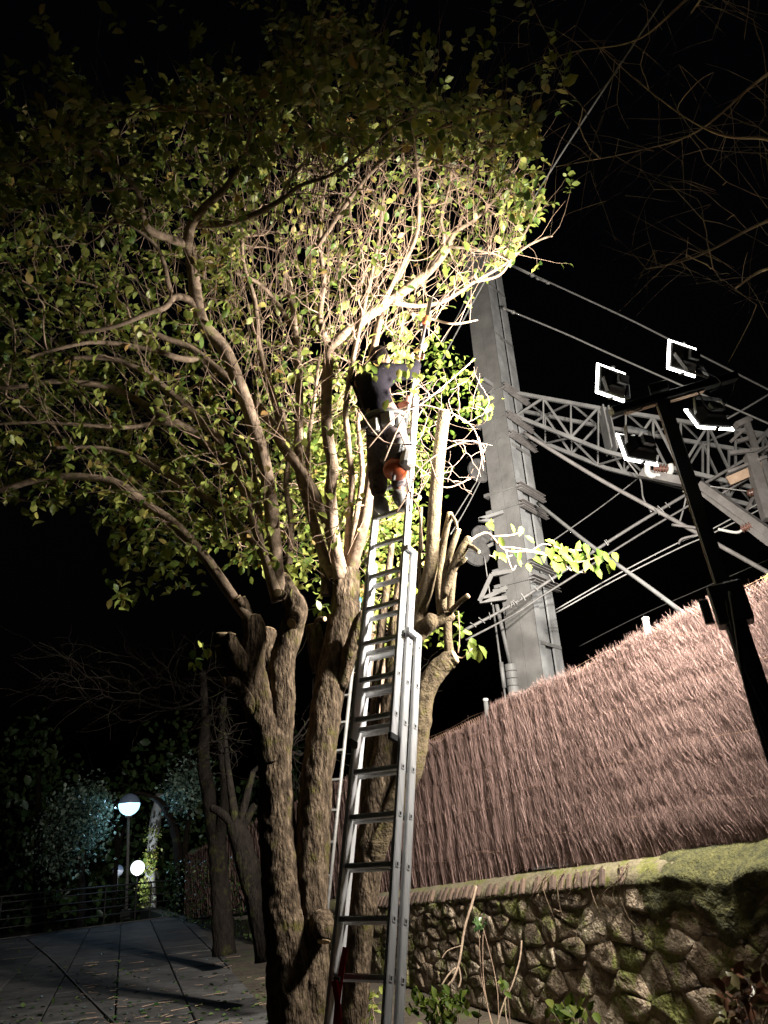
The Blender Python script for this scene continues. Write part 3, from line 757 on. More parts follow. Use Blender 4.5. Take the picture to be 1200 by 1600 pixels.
# long whippy shoots
shA, shB, shr0, shr1, shoot_tip, shoot_dir = [], [], [], [], [], []
for k in range(1700):
    i = int(rng.choice(np.arange(len(X)))); p = X[i].copy()
    d = (p - cen); d /= np.linalg.norm(d) + 1e-6; d = d * .55 + np.array([0, -.1, .75]) + rng.normal(0, .35, 3); d /= np.linalg.norm(d)
    L = rng.uniform(.3, .85); r = rng.uniform(.0022, .0042); ns = 4
    for s_ in range(ns):
        q = p + d * L / ns; shA.append(p); shB.append(q); f0 = 1 - s_ / ns * .7; f1 = 1 - (s_ + 1) / ns * .7; shr0.append(r * f0); shr1.append(r * f1)
        p = q; d = d + rng.normal(0, .13, 3) + np.array([0, 0, .05]); d /= np.linalg.norm(d)
    shoot_tip.append(p); shoot_dir.append(d)
V, Fq = np_tubes(np.array(shA), np.array(shB), np.array(shr0), np.array(shr1), 4)
np_mesh('shoots', V, Fq, M['twig'], tree, kind='stuff')

LP, LD, LN, LL = [], [], [], []
def seg_leaves(a, b, n, size=(.05, .112)):
    d = b - a; L = np.linalg.norm(d); d = d / (L + 1e-9); s1 = np.cross(d, rng.normal(0, 1, 3)); s1 /= np.linalg.norm(s1) + 1e-9
    for k in range(n):
        t = 1 - .75 * k / max(n, 1) * min(1, .22 / (L + .01)) - rng.uniform(0, .05)
        sd = s1 * (1 if k % 2 else -1) + rng.normal(0, .25, 3)
        LP.append(a + (b - a) * t); LD.append(d * (.9 if k < 2 else .45) + sd * (.35 if k == 0 else .9) + np.array([0, 0, -.25]))
        LN.append(np.array([.15, -.35, 1.0]) + rng.normal(0, .35, 3)); LL.append(rng.uniform(*size) * (1 - .06 * k))
def put_leaves(p, d, n, spread=.05, size=(.06, .098)):
    for _ in range(n):
        dd = d + rng.normal(0, .75, 3) + np.array([0, 0, -.15]); nz = np.array([0.12, -.25, 1.0]) + rng.normal(0, .55, 3)
        LP.append(p + rng.normal(0, spread, 3)); LD.append(dd); LN.append(nz); LL.append(rng.uniform(*size))
bare = [(430, 240), (760, 245), (800, 380), (700, 480), (640, 560), (560, 880), (440, 880), (360, 600), (380, 380)]
for i in tid:
    d = X[i] - X[par[i]]; d /= np.linalg.norm(d) + 1e-6
    x, y, _ = proj_np(X[i][None]); isb = in_poly(x, y, bare)[0]
    seg_leaves(X[par[i]], X[i], int(rng.integers(2, 5)) if isb else int(rng.integers(5, 9)))
for i in iid:
    x, y, _ = proj_np(X[i][None]); isb = in_poly(x, y, bare)[0]
    if rng.random() < (.2 if isb else .7):
        q = X[i] + rng.normal(0, .05, 3) + np.array([0, 0, .03]); seg_leaves(X[i], q, int(rng.integers(2, 5)))
for p, d in zip(shoot_tip, shoot_dir):
    if rng.random() < .65: seg_leaves(p - d * .2, p, int(rng.integers(3, 9)))
n_grown = len(LP)
# hand-placed leafy clumps (image position, depth, number)
for (px, py, Y, sp, n) in [(800, 190, 4.6, 34, 26), (825, 215, 4.6, 24, 16), (812, 312, 4.8, 24, 22), (770, 160, 4.4, 30, 22), (700, 200, 4.4, 50, 50), (640, 190, 4.3, 55, 60), (560, 160, 4.1, 60, 50), (480, 150, 4.0, 80, 50),
                           (330, 830, 6.0, 60, 90), (250, 840, 5.8, 50, 100), (210, 880, 5.8, 30, 60), (195, 930, 5.8, 18, 36), (270, 900, 5.9, 34, 44), (180, 790, 5.7, 40, 60), (95, 770, 5.6, 30, 26), (60, 790, 5.6, 22, 12),
                           (400, 860, 5.9, 30, 40), (350, 780, 6.3, 60, 60), (460, 900, 6.0, 18, 18), (470, 880, 6.0, 14, 16), (622, 548, 5.3, 10, 7), (580, 568, 5.3, 12, 8), (640, 555, 5.3, 12, 8), (430, 855, 5.7, 10, 6), (600, 585, 5.05, 26, 12), (640, 590, 5.1, 20, 9),
                           (300, 1035, 5.9, 12, 6), (318, 1015, 5.9, 12, 7), (500, 950, 6.2, 14, 16), (600, 800, 6.9, 30, 40), (610, 700, 7.2, 40, 60), (560, 940, 7, 20, 20), (600, 1000, 6.6, 10, 8)]:
    for _ in range(n):
        c = np.array(at(px + rng.normal(0, sp * .55), py + rng.normal(0, sp * .55), Y + rng.normal(0, .16)))
        put_leaves(c, rng.normal(0, .6, 3) + np.array([0, 0, -.3]), 1, .01, (.065, .1))
LP, LD, LN, LL = map(np.array, (LP, LD, LN, LL))
x, y, dz = proj_np(LP)
inb = in_poly(x, y, bare); front = LP[:, 1] < crownY(y) + .25 + 1.15 * np.clip((x - 520) / 160, 0, 1) * np.clip((y - 200) / 120, 0, 1); u_ = rng.random(len(LP))
keep = np.where(inb & front, u_ < .16, np.where(inb, u_ < .75, u_ < np.where(front & (x > 250), .62, 1)))
keep |= (y < 240) | (x > 780)
keep[n_grown:] = True
keep &= ~(in_poly(x, y, [(570, 530), (660, 560), (650, 780), (570, 780)]) & (LP[:, 1] < 5.9) & (np.arange(len(LP)) < n_grown))
LP, LD, LN, LL = LP[keep], LD[keep], LN[keep], LL[keep]
x, y, dz = proj_np(LP)
vis = (x > 0) & (x < 1200) & (y > 0) & (y < 1600)
score = np.where(vis, LL / dz, 0); top = np.argsort(-score)[:300]
rest = np.ones(len(LP), bool); rest[top] = False
leaves_mesh('foliage', LP[rest], LD[rest], LN[rest], LL[rest], M['leaf'], tree)
for i in top: leaf_object(LP[i], LD[i], LN[i], LL[i], M['leaf'], tree)

# ---- the pruned tree behind the ladder
t3 = thing('pruned_tree', at(548, 1700, 5.78).xy.to_3d(), 'hard-pruned tree behind the ladder with a tall pale sawn stem and short stubs', 'tree')
TY[0] = -.72
limb('trunk', [(545, 1800, 6.5, 60), (551, 1660, 6.5, 46), (554, 1560, 6.5, 42), (564, 1440, 6.5, 42), (582, 1310, 6.55, 46), (598, 1210, 6.6, 44), (608, 1140, 6.65, 36), (614, 1060, 6.8, 26), (618, 980, 6.9, 22), (628, 900, 7.0, 16), (640, 830, 7.1, 8)], M['bark'], t3, 20, 6, .12)
limb('trunk', [(574, 1390, 6.5, 16), (588, 1322, 6.5, 34), (618, 1256, 6.5, 34), (645, 1195, 6.5, 33), (656, 1130, 6.5, 32), (664, 1085, 6.5, 32), (682, 1050, 6.5, 30), (700, 1032, 6.5, 30), (711, 1026, 6.48, 22)], M['bark_pale'], t3, 18, 6, .18, M['cutwood'])
limb('trunk', [(576, 1380, 6.55, 14), (576, 1320, 6.58, 22), (572, 1240, 6.7, 18), (584, 1120, 6.8, 15), (594, 1000, 6.9, 15), (604, 920, 7, 13), (612, 850, 7.1, 9)], M['bark'], t3, 12, 5, .12)
for pts in ([(640, 1010, 6.5, 22), (657, 990, 6.5, 22), (678, 973, 6.5, 22), (700, 964, 6.5, 20), (706, 960, 6.5, 14)],
            [(703, 1030, 6.5, 16), (700, 1000, 6.5, 14), (699, 965, 6.5, 14)],
            [(690, 968, 6.5, 14), (686, 910, 6.5, 12), (692, 855, 6.5, 11), (703, 802, 6.45, 9)],
            [(692, 955, 6.45, 12), (695, 900, 6.4, 10), (705, 860, 6.4, 10), (716, 828, 6.4, 9)],
            [(694, 930, 6.4, 13), (708, 888, 6.35, 14), (722, 860, 6.3, 15), (733, 842, 6.3, 13)],
            [(703, 962, 6.5, 11), (706, 925, 6.5, 10), (709, 896, 6.5, 10)],
            [(704, 956, 6.45, 9), (717, 942, 6.4, 8), (731, 931, 6.35, 8)],
            [(712, 884, 6.35, 7), (722, 878, 6.3, 7), (727, 873, 6.3, 6)], [(728, 850, 6.3, 8), (740, 856, 6.25, 7), (748, 862, 6.2, 6)],
            [(704, 802, 6.45, 5), (712, 815, 6.4, 5), (714, 826, 6.38, 4)], [(655, 920, 6.6, 5), (656, 860, 6.6, 5), (658, 795, 6.6, 5)]):
    limb('stub', pts, M['bark_pale'], t3, 12, 5, .13, M['cutwood'])
limb('stem', [(634, 1020, 6.55, 24), (652, 985, 6.55, 26), (656, 955, 6.55, 23), (666, 920, 6.5, 23), (674, 880, 6.48, 21), (678, 810, 6.45, 20), (685, 720, 6.4, 20), (694, 644, 6.35, 19)], M['bark_pale'], t3, 18, 7, .07, M['cutwood'])
limb('stub', [(660, 985, 6.5, 24), (672, 972, 6.45, 26), (676, 962, 6.45, 18)], M['bark_pale'], t3, 12, 5, .2)
TY[0] = 0.0
# bare twigs round the pale stem's head, leafy sprays behind
nA = [tuple(at(px, py, Y)) for (px, py, Y) in [(694, 655, 6.3), (690, 690, 6.35), (660, 640, 6.1), (640, 640, 6.0), (600, 660, 5.9), (686, 740, 6.4), (700, 640, 6.3), (730, 660, 6.4), (670, 620, 6.2), (560, 640, 5.8), (740, 620, 6.4)]]
sx, sy = sample_poly([(560, 600), (600, 560), (660, 575), (740, 560), (775, 610), (770, 700), (740, 775), (680, 760), (650, 790), (600, 720), (545, 690)], 330)
A2 = at_np(sx, sy, rng.uniform(5.6, 6.7, 330))
X2, par2, ord2 = grow(np.array(nA), A2, .1)
twig_mesh('twigs', X2, par2, len(nA), ord2, pmat('pink_twig', [(.3, (.10, .066, .048)), (.7, (.19, .13, .098))], 9, .8), t3, .0016, .005, .42, jitter=.08)
tw = MB()
for pts in ([(640, 800), (650, 740), (700, 700), (745, 690), (757, 722)], [(600, 720), (640, 640), (690, 640), (740, 670), (755, 735)], [(560, 640), (600, 690), (660, 700), (690, 760), (735, 748)], [(620, 800), (640, 760), (634, 700), (610, 640), (590, 560)], [(575, 700), (620, 650), (660, 630), (720, 580), (742, 560)], [(660, 860), (655, 800), (640, 770), (632, 730)]):
    P, R = smooth([(p[0], p[1], 5.05 + rng.uniform(-.1, .1) + .1 * i, 3.2 - .35 * i) for i, p in enumerate(pts)], 6); tw.tube(P, R, 5)
tw.build('hanging_twigs', M['twig'], t3, smooth=True, kind='stuff')
p3, d3, n3, l3 = [], [], [], []
for (px, py, Y, sp, n) in [(690, 570, 6.8, 36, 150), (720, 600, 6.7, 30, 80), (745, 640, 6.5, 20, 44), (760, 630, 6.4, 14, 18), (670, 650, 7.0, 40, 120), (665, 740, 7.2, 30, 110), (640, 840, 7.3, 24, 110), (655, 720, 7.0, 20, 40), (600, 900, 7.3, 26, 60), (715, 965, 6.6, 8, 16), (718, 985, 6.6, 8, 14), (700, 1000, 6.7, 14, 20), (680, 985, 6.8, 14, 20), (660, 1000, 6.9, 10, 12), (738, 1015, 6.4, 7, 6)]:
    for _ in range(n):
        p3.append(np.array(at(px + rng.normal(0, sp * .6), py + rng.normal(0, sp * .6), Y + rng.normal(0, .15)))); d3.append(rng.normal(0, .7, 3) + np.array([0, 0, -.2])); n3.append(np.array([.1, -.3, 1]) + rng.normal(0, .5, 3)); l3.append(rng.uniform(.05, .08))
p3, d3, n3, l3 = map(np.array, (p3, d3, n3, l3))
for i in range(0, len(p3), 4): leaf_object(p3[i], d3[i], n3[i], l3[i], M['leaf_bright'], t3)
k = np.arange(len(p3)) % 4 != 0
leaves_mesh('foliage', p3[k], d3[k], n3[k], l3[k], M['leaf_bright'], t3)
# the spray of fresh leaves in front of the mast
sp_t = [[(735, 845), (748, 836), (765, 834), (790, 860), (830, 862), (870, 872), (905, 878), (940, 868)], [(790, 860), (800, 890), (806, 884)], [(770, 838), (800, 836), (815, 830)], [(830, 862), (850, 850), (880, 858), (910, 860)], [(800, 868), (780, 872), (765, 868)], [(880, 872), (890, 890), (915, 895)], [(784, 855), (805, 856), (850, 864)],
        [(706, 1022), (722, 1028), (735, 1016), (742, 1008)], [(716, 1020), (718, 990), (716, 955)]]
tw = MB()
for i, pts in enumerate(sp_t):
    P, R = smooth([(p[0], p[1], 5.8 + 1.9 * np.clip((p[0] - 735) / 200, 0, 1), 3.6 - .3 * j if i == 0 else 2.2) for j, p in enumerate(pts)], 5); tw.tube(P, R, 5)
tw.build('spray_twig', M['twig'], t3, smooth=True)
lf = []
for px, py in [(770, 818), (758, 825), (778, 845), (806, 826), (815, 830), (812, 845), (776, 872), (768, 868), (803, 862), (812, 868), (806, 878), (822, 888), (830, 880), (842, 862), (838, 876)]: lf.append((px, py))
for k in range(46):
    f = k / 46; lf.append((850 + f * 105 + rng.normal(0, 5), 864 + 10 * math.sin(f * 3) + rng.normal(0, 11)))
for px, py in [(735, 1010), (742, 1016), (730, 1022), (745, 1022), (738, 1004)]: lf.append((px, py))
for px, py in lf:
    leaf_object(np.array(at(px + rng.normal(0, 3), py - 8, 5.8 + 1.9 * np.clip((px - 735) / 200, 0, 1) + rng.normal(0, .07))), np.array([rng.normal(.25, .45), rng.normal(0, .4), -.8]), np.array([rng.normal(0, .35), -1, .55 + rng.normal(0, .3)]), rng.uniform(.09, .125) * (1 + .25 * np.clip((px - 735) / 200, 0, 1)), M['leaf_bright'], t3, .8)

# ------------------------------------------------------------------ aluminium extension ladder
LP0 = Vector((-.441, 4.814, .958)); _a, _ld, _th = .590, .470, .288
lr = Vector((math.cos(_a), -math.sin(_a), 0)); lu = Vector((math.sin(_ld) * math.sin(_th), math.cos(_ld) * math.sin(_th), math.cos(_th)))
ln_ = lr.cross(lu).normalized()                        # toward the climber's side (street, left)
if ln_.dot(CAM - LP0) < 0: ln_ = -ln_
LW = .31
def lad(i, side, off): return LP0 + lu * (.28 * i) + lr * side + ln_ * off
i_ground = -LP0.z / (lu.z * .28)
ladder = thing('extension_ladder', lad(i_ground, LW / 2, 0), 'three-section aluminium extension ladder leaning up into the pruned tree', 'ladder')
def section(i0, i1, off, w0, w1, rungs, dep=.068):
    for sd_, x in ((-1, -w0), (1, LW + w0)):
        th = .024; c = x + sd_ * th / 2
        mb = MB()                                         # C-profile rail: web plus two flanges
        p, q = lad(i0, c, off), lad(i1, c, off)
        mb.bar(p, q, dep, .024, lr, bev=.003)
        for e in (-1, 1): mb.bar(p + ln_ * e * dep * .38 + lr * sd_ * .0115, q + ln_ * e * dep * .38 + lr * sd_ * .0115, .006, .004, lr)
        rl = mb.build('rail', M['alu'], ladder)
        for k in rungs:                                   # flared rung ends in the rail web
            e_ = MB(); pt = lad(k, c + sd_ * .0135, off)
            for (du, dn, hu, hn) in ((.013, 0, .003, .014), (-.013, 0, .003, .014), (0, .012, .010, .003), (0, -.012, .010, .003)):
                e_.box(pt + lu * du + ln_ * dn, (lu, ln_, lr), (hu, hn, .0025))
            e_.build('rung_end', M['alu'], rl)
            h_ = MB(); h_.box(pt - lr * sd_ * .0005, (lu, ln_, lr), (.0095, .0085, .0018)); h_.build('rung_hole', M['rubber'], rl)
        if i0 > 0:
            MB().bar(lad(i0 - .12, c, off), lad(i0 + .05, c, off), dep + .012, .032, lr, bev=.006).build('foot_cap', M['rubber'], rl)
        else:
            MB().bar(lad(i0 - .02, c, off) , lad(i0 + .25, c, off), dep + .014, .036, lr, bev=.006).build('foot_cap', M['rubber'], rl)
    for k in rungs:
        mb = MB(); mb.bar(lad(k, -w0, off), lad(k, LW + w0, off), .028, .030, lu, bev=.004)
        for e in (-1, 0, 1): mb.bar(lad(k, -w0, off + e * .009) + lu * .0155, lad(k, LW + w0, off + e * .009) + lu * .0155, .004, .002, lu)
        mb.build('rung', M['alu'], ladder)
kg = math.ceil(i_ground + .4)
section(i_ground + .06, 7.35, -.085, .045, 0, range(kg, 8))
section(i_ground + .06, 9.75, -.012, .018, 0, range(kg, 10))
section(4.62, 15.6, .058, -.008, 0, [k + .14 for k in range(5, 16)])
for sd_, x in ((-1, -.05), (1, LW + .05)):
    MB().box(lad(7.3, x, -.03), (lu, lr, ln_), (.022, .022, .075), bev=.004).build('guide_bracket', M['alu'], ladder)
    MB().box(lad(9.7, x - sd_ * .02, .03), (lu, lr, ln_), (.022, .02, .06), bev=.004).build('guide_bracket', M['alu'], ladder)
# red strap hanging from the ladder
st = MB()
P = [lad(k, .05 + .015 * math.sin(k * 3), .05) for k in (-.15, .15, .4, .6)]
def ribbon(mb, P, w, th, wid):
    for i in range(len(P) - 1): mb.bar(P[i], P[i + 1], th, w, wid)
strap = thing('ratchet_strap', lad(-1, .05, .05), 'red webbing strap looped on the bottom of the ladder', 'strap')
for pts in ([(540, 1480), (536, 1502), (532, 1528), (528, 1560), (525, 1600), (524, 1650)], [(522, 1532), (527, 1560), (530, 1600), (531, 1650)]):
    s_ = MB(); Pp = [at(x, y, 4.72 - .0006 * (y - 1480)) for x, y in pts]
    for i in range(len(Pp) - 1): s_.bar(Pp[i], Pp[i + 1], .0025, .034, Vector((1, -.4, 0)))
    s_.build('webbing', M['red'], strap)
MB().box(at(527, 1531, 4.70), (lr, lu, ln_), (.022, .014, .008), bev=.003).build('buckle', M['galv'], strap)

# slim ladder behind the trunk
lad2 = thing('slim_ladder', atz(500, 1760, 0), 'slim pale ladder half hidden behind the big trunk, blue cap on its rail', 'ladder')
pa, pb = at(562, 938, 7.6), at(519, 1345, 7.1); dl = (pb - pa).normalized()
pend = pb + dl * ((pb.z) / -dl.z); ll = Vector((-.88, .3, 0)).normalized()
for off in (0, .25):
    m_ = MB(); m_.tube([pa + ll * off, pend + ll * off], .017, 10); rl = m_.build('rail', M['wire'], lad2, smooth=True)
    MB().tube([pa + ll * off - dl * .03, pa + ll * off + dl * .02], .02, 10).build('cap', M['bluecap'], rl, smooth=True)
L2 = (pend - pa).length; k = .5
while k < L2 - .1:
    p = pa + dl * k; m_ = MB(); m_.bar(p, p + ll * .25, .034, .022, dl, bev=.003); m_.build('rung', M['wire'], lad2); k += .265

# ------------------------------------------------------------------ floodlight tower
tw_b = Vector((2.35, 4.74, 0)); tw_t = at(1036, 628, 4.9)
tower = thing('floodlight_tower', (tw_b.x, tw_b.y, 0), 'black telescopic floodlight mast with a crossbar, rising in front of the brushwood fence', 'light tower')
td = (tw_t - tw_b).normalized()
def tp(f): return tw_b + (tw_t - tw_b) * f
vr = Vector((ray(1050, 700).x, ray(1050, 700).y, 0)).normalized(); side = Vector((vr.y, -vr.x, 0))
MB().bar(tp(.0), tp(.665), .125, .115, vr, bev=.006).build('lower_mast', M['black'], tower)
MB().bar(tp(.64), tp(1.0), .095, .088, vr, bev=.006).build('upper_mast', M['black'], tower)
for (f0, f1, w_) in ((.0, .655, .066), (.66, .995, .051)):
    MB().bar(tp(f0) - side * w_ + vr * .02, tp(f1) - side * w_ + vr * .02, .006, .06, vr).build('mast_edge', M['tan_steel'], tower)
MB().bar(tp(.615), tp(.675), .22, .19, vr, bev=.012).build('collar', M['black'], tower)
MB().box(tp(.64) - side * .15, (side, vr, td), (.03, .03, .08), bev=.006).build('winch_box', M['black'], tower)
for an in (0, 1, 2, 3):
    dv = Vector((math.cos(an * math.pi / 2 + .7), math.sin(an * math.pi / 2 + .7), 0))
    MB().bar(tw_b + Vector((0, 0, .1)), tw_b + dv * .55 + Vector((0, 0, .03)), .06, .05).build('outrigger', M['black'], tower)
MB().box(tw_b + Vector((0, 0, .12)), ((1, 0, 0), (0, 1, 0), (0, 0, 1)), (.16, .16, .12), bev=.02).build('base', M['black'], tower)
ca, cb = at(955, 644, 4.846), at(1150, 588, 4.988)
MB().bar(ca, cb, .075, .06, Vector((0, 0, 1)), bev=.005).build('crossbar', M['black'], tower)
cdn = Vector((0, 0, -1)); MB().bar(ca + (cb - ca) * .42 - Vector((0, 0, .04)) + vr * .01, ca + (cb - ca) * .72 - Vector((0, 0, .04)) + vr * .01, .05, .012).build('crossbar_strip', M['tan_steel'], tower)
MB().bar(ca + (cb - ca) * .1 - Vector((0, 0, .04)), ca + (cb - ca) * .34 - Vector((0, 0, .04)), .05, .012).build('crossbar_strip', M['tan_steel'], tower)
MB().box(at(1030, 608, 4.868), ((cb - ca).normalized(), vr, Vector((0, 0, 1))), (.085, .05, .04), bev=.008).build('junction_box', M['flood_body'], tower)
FLOOD_W = 440.0
def flood(px, py, Y, aim, label, arm, pw=1.0, spread=180):
    c = at(px, py, Y); d, a, b = frame(aim)
    fl = thing('floodlight', c, label, 'floodlight', 'floodlights on the crossbar')
    W, H = .139, .102
    prof = [(-.002, .97, .97), (-.016, .93, .93), (-.06, .62, .58), (-.08, .5, .48)]
    vs, fs = [], []
    for (h, fx, fy) in prof:
        for (i, j) in ((-1, -1), (1, -1), (1, 1), (-1, 1)): vs.append(c + d * h + a * (W * fx * i) + b * (H * fy * j))
    for l in range(3):
        for k in range(4): fs.append((l * 4 + k, l * 4 + (k + 1) % 4, (l + 1) * 4 + (k + 1) % 4, (l + 1) * 4 + k))
    fs.append((12, 13, 14, 15))
    hs = MB().add(vs, fs).build('housing', M['flood_body'], fl)
    for j in range(-3, 4): MB().bar(c - d * .082 + b * (.012 * j) - a * .055, c - d * .082 + b * (.012 * j) + a * .055, .02, .003, d).build('fin', M['flood_body'], hs)
    MB().box(c - d * .105, (a, b, d), (.05, .035, .025), bev=.006).build('gear_box', M['flood_body'], fl)
    MB().box(c + d * .006, (a, b, d), (W + .015, H + .015, .006), bev=.003).build('lens', M['glass'], fl)
    for e in (-1, 1): MB().box(c + b * (H + .02) * e - d * .004, (a, b, d), (.012, .006, .02), bev=.002).build('clip', M['flood_body'], fl)
    u_ = MB()
    for e in (-1, 1): u_.bar(c - d * .04 + a * (W * .95) * e, c - d * .04 + a * (W * .8) * e + arm, .008, .03, d)
    u_.bar(c - d * .04 + a * (W * .8) + arm, c - d * .04 - a * (W * .8) + arm, .008, .03, d)
    u_.build('bracket', M['flood_body'], fl)
    ldat = bpy.data.lights.new('floodlight_lamp', 'AREA'); ldat.shape = 'RECTANGLE'; ldat.size = .28; ldat.size_y = .2
    ldat.energy = FLOOD_W * pw; ldat.color = (1.0, .945, .86); ldat.spread = math.radians(spread)
    lo = bpy.data.objects.new('lamp', ldat); COL.objects.link(lo); lo.parent = fl
    mm = Matrix((a, b, -d)).transposed().to_4x4(); mm.translation = d * .03
    lo.matrix_local = mm
    return fl
flood(955, 598, 4.900, (-.53, .79, .28), 'floodlight above the free end of the tower crossbar, over the lattice beam', Vector((0, 0, -.12)), 1.3, 130)
flood(1066, 560, 4.954, (-.47, .81, .32), 'floodlight standing highest on the tower, above the second overhead wire', Vector((.05, 0, -.16)), 1.2, 130)
flood(996, 702, 4.846, (-.44, .86, -.14), 'floodlight slung under the crossbar beside the brown insulator', Vector((0, 0, .14)), .42, 168)
flood(1108, 655, 4.954, (-.24, .88, -.40), 'floodlight slung under the crossbar, its back nearly all black', Vector((0, 0, .14)), 1.7, 145)
# cables of the tower
for pts, r, lab in (([(1140, 925, 4.682), (1150, 985, 4.596), (1160, 1050, 4.574), (1176, 1110, 4.574), (1195, 1170, 4.574), (1215, 1240, 4.574), (1240, 1400, 4.574)], .011, 'thick black power cable hanging down beside the light tower'),
                    ([(1134, 940, 4.660), (1150, 1010, 4.628), (1180, 1080, 4.574), (1205, 1130, 4.574), (1240, 1220, 4.574)], .0035, 'thin black cable hanging along the light tower')):
    P, R = smooth3([at(*p) for p in pts], [r] * len(pts), 5)
    tag(MB().tube(P, R, 8).build('power_cable', M['rubber'], smooth=True), lab, 'cable')
for pts in ([(1010, 628), (1000, 640), (985, 640), (975, 632)], [(1090, 610), (1110, 640), (1140, 625), (1148, 600)], [(1090, 575), (1120, 590), (1126, 602), (1110, 612)]):
    P, R = smooth3([at(x, y, 4.834) for x, y in pts], [.005] * 4, 5); MB().tube(P, R, 6).build('flex', M['rubber'], tower, smooth=True)

# ------------------------------------------------------------------ railway mast and overhead gear
MX = at(845, 1088, 10.5); MC = Vector((MX.x, MX.y + .1, 0)); MT = at(752, 405, 10.5).z
ph = math.radians(38)
n1 = Vector((-math.sin(ph), -math.cos(ph), 0)); n2 = Vector((math.cos(ph), -math.sin(ph), 0)); ZU = Vector((0, 0, 1))
mast = thing('railway_mast', MC, 'tall grey steel railway mast rising behind the brushwood fence', 'mast')
TOPC = Vector((at(752, 405, 10.5).x, 10.55, 0)) - MC
def mk(u, v, z):
    k = 1 - .2 * z / MT
    return MC + TOPC * (z / MT) + n2 * (u * k) - n1 * (v * k) + ZU * z
def strip(u0, v0, u1, v1, z0, z1, name, mt, depth=.02, inw=None, parent=None):
    """vertical plate between two plan points, tapering with the mast"""
    d = Vector((u1 - u0, v1 - v0)); nrm = Vector((d.y, -d.x)).normalized() * depth
    vs = [mk(u0, v0, z0), mk(u1, v1, z0), mk(u1, v1, z1), mk(u0, v0, z1)]
    vs += [mk(u0 - nrm.x, v0 - nrm.y, z0), mk(u1 - nrm.x, v1 - nrm.y, z0), mk(u1 - nrm.x, v1 - nrm.y, z1), mk(u0 - nrm.x, v0 - nrm.y, z1)]
    return MB().add(vs, [(0, 1, 2, 3), (7, 6, 5, 4), (0, 4, 5, 1), (1, 5, 6, 2), (2, 6, 7, 3), (3, 7, 4, 0)]).build(name, mt, parent or mast)
A_, B2 = .255, .36
strip(-A_, -B2, 0, -B2, 0, MT, 'face_plate', M['mast_face'], .02)
strip(.004, -B2, A_, -B2, 0, MT, 'face_plate', M['mast_face'], .02)
strip(A_, -B2 + .001, A_, -B2 + .2, 0, MT, 'flange', M['mast_flange'], .03)
strip(A_ + .0, B2 - .24, A_ + .0, B2, 0, MT, 'flange', M['mast_flange'], .03)
strip(A_ - .055, -B2 + .2, A_ - .055, B2 - .24, 0, MT, 'web', M['mast_flange'], .02)
strip(-A_, B2, -A_, -B2 + .001, 0, MT, 'face_plate', M['mast_face'], .02)
strip(A_ - .03, B2, -A_ + .02, B2, 0, MT, 'face_plate', M['mast_face'], .02)
MB().add([mk(-A_, -B2, MT + .01), mk(A_, -B2, MT + .01), mk(A_, B2, MT + .01), mk(-A_, B2, MT + .01), mk(-A_, -B2, MT + .05), mk(A_, -B2, MT + .05), mk(A_, B2, MT + .05), mk(-A_, B2, MT + .05)], [(0, 1, 5, 4), (1, 2, 6, 5), (2, 3, 7, 6), (3, 0, 4, 7), (4, 5, 6, 7), (3, 2, 1, 0)]).build('top_plate', M['galv'], mast)
z = .9
while z < MT - .4:
    p, q = mk(A_ + .006, -B2 + .05, z), mk(A_ + .006, B2 - .01, z)
    MB().bar(p, q, .012, .05, ZU).build('batten', M['galv'], mast); z += 1.02
zz = lambda px, py: at(px, py, 10.3).z
def collar(zc, ext0=.04, ext1=.1, h=.05, left=True):
    for (v, nm) in ((A_ + .045, 'clamp_channel'),):
        p, q = mk(A_ + .05, -B2 - ext0, zc), mk(A_ + .05, B2 + ext1, zc)
        mb = MB(); mb.bar(p, q, .012, h * 2, n2)
        mb.bar(p + ZU * h + n2 * .03, q + ZU * h + n2 * .03, .06, .01, ZU); mb.bar(p - ZU * h + n2 * .03, q - ZU * h + n2 * .03, .06, .01, ZU)
        o = mb.build('clamp_channel', M['steel_pink'], mast)
        for e in (.12, .88): MB().lathe(p + (q - p) * e + n2 * .006, n2, [(0, .018), (.018, .018), (.019, .008)], 6).build('bolt', M['galv'], o)
    if left:
        MB().tube([mk(A_ + .05, -B2 - .02, zc), mk(-A_ - .05, -B2 - .02, zc + .02)], .009, 6).build('tie_rod', M['galv'], mast)
        p, q = mk(-A_ - .04, -B2 - .05, zc + .02), mk(-A_ - .04, B2 + .05, zc + .02)
        mb = MB(); mb.bar(p, q, .05, h * 1.8, n1); mb.build('clamp_channel', M['galv'], mast)
for (px, py) in ((790, 612), (805, 655), (812, 685), (822, 765), (828, 792), (845, 884), (852, 908)):
    collar(zz(px, py))
# triangular brackets, wheels and frame on the far side of the mast
def wheel(px, py, Y, R_, name='tension_wheel'):
    c = at(px, py, Y); ax = (n2 * .85 + n1 * .5).normalized()
    o = MB().lathe(c - ax * .03, ax, [(0, R_ * .9), (.012, R_), (.02, R_ * .82), (.04, R_ * .82), (.048, R_), (.06, R_ * .9)], 22).build(name, M['wheel'], mast)
    MB().lathe(c - ax * .05, ax, [(0, R_ * .25), (.1, R_ * .25)], 12).build('hub', M['wheel'], o)
    d_, a_, b_ = frame(ax)
    for k in range(5):
        e = a_ * math.cos(k * 1.257) + b_ * math.sin(k * 1.257); MB().bar(c + e * R_ * .2 + ax * .034, c + e * R_ * .8 + ax * .034, .03, .012, ax).build('spoke', M['wheel'], o)
    return c
w1c = wheel(750, 735, 10.5, .2); w2c = wheel(744, 862, 10.5, .22); w3c = wheel(752, 836, 10.55, .15)
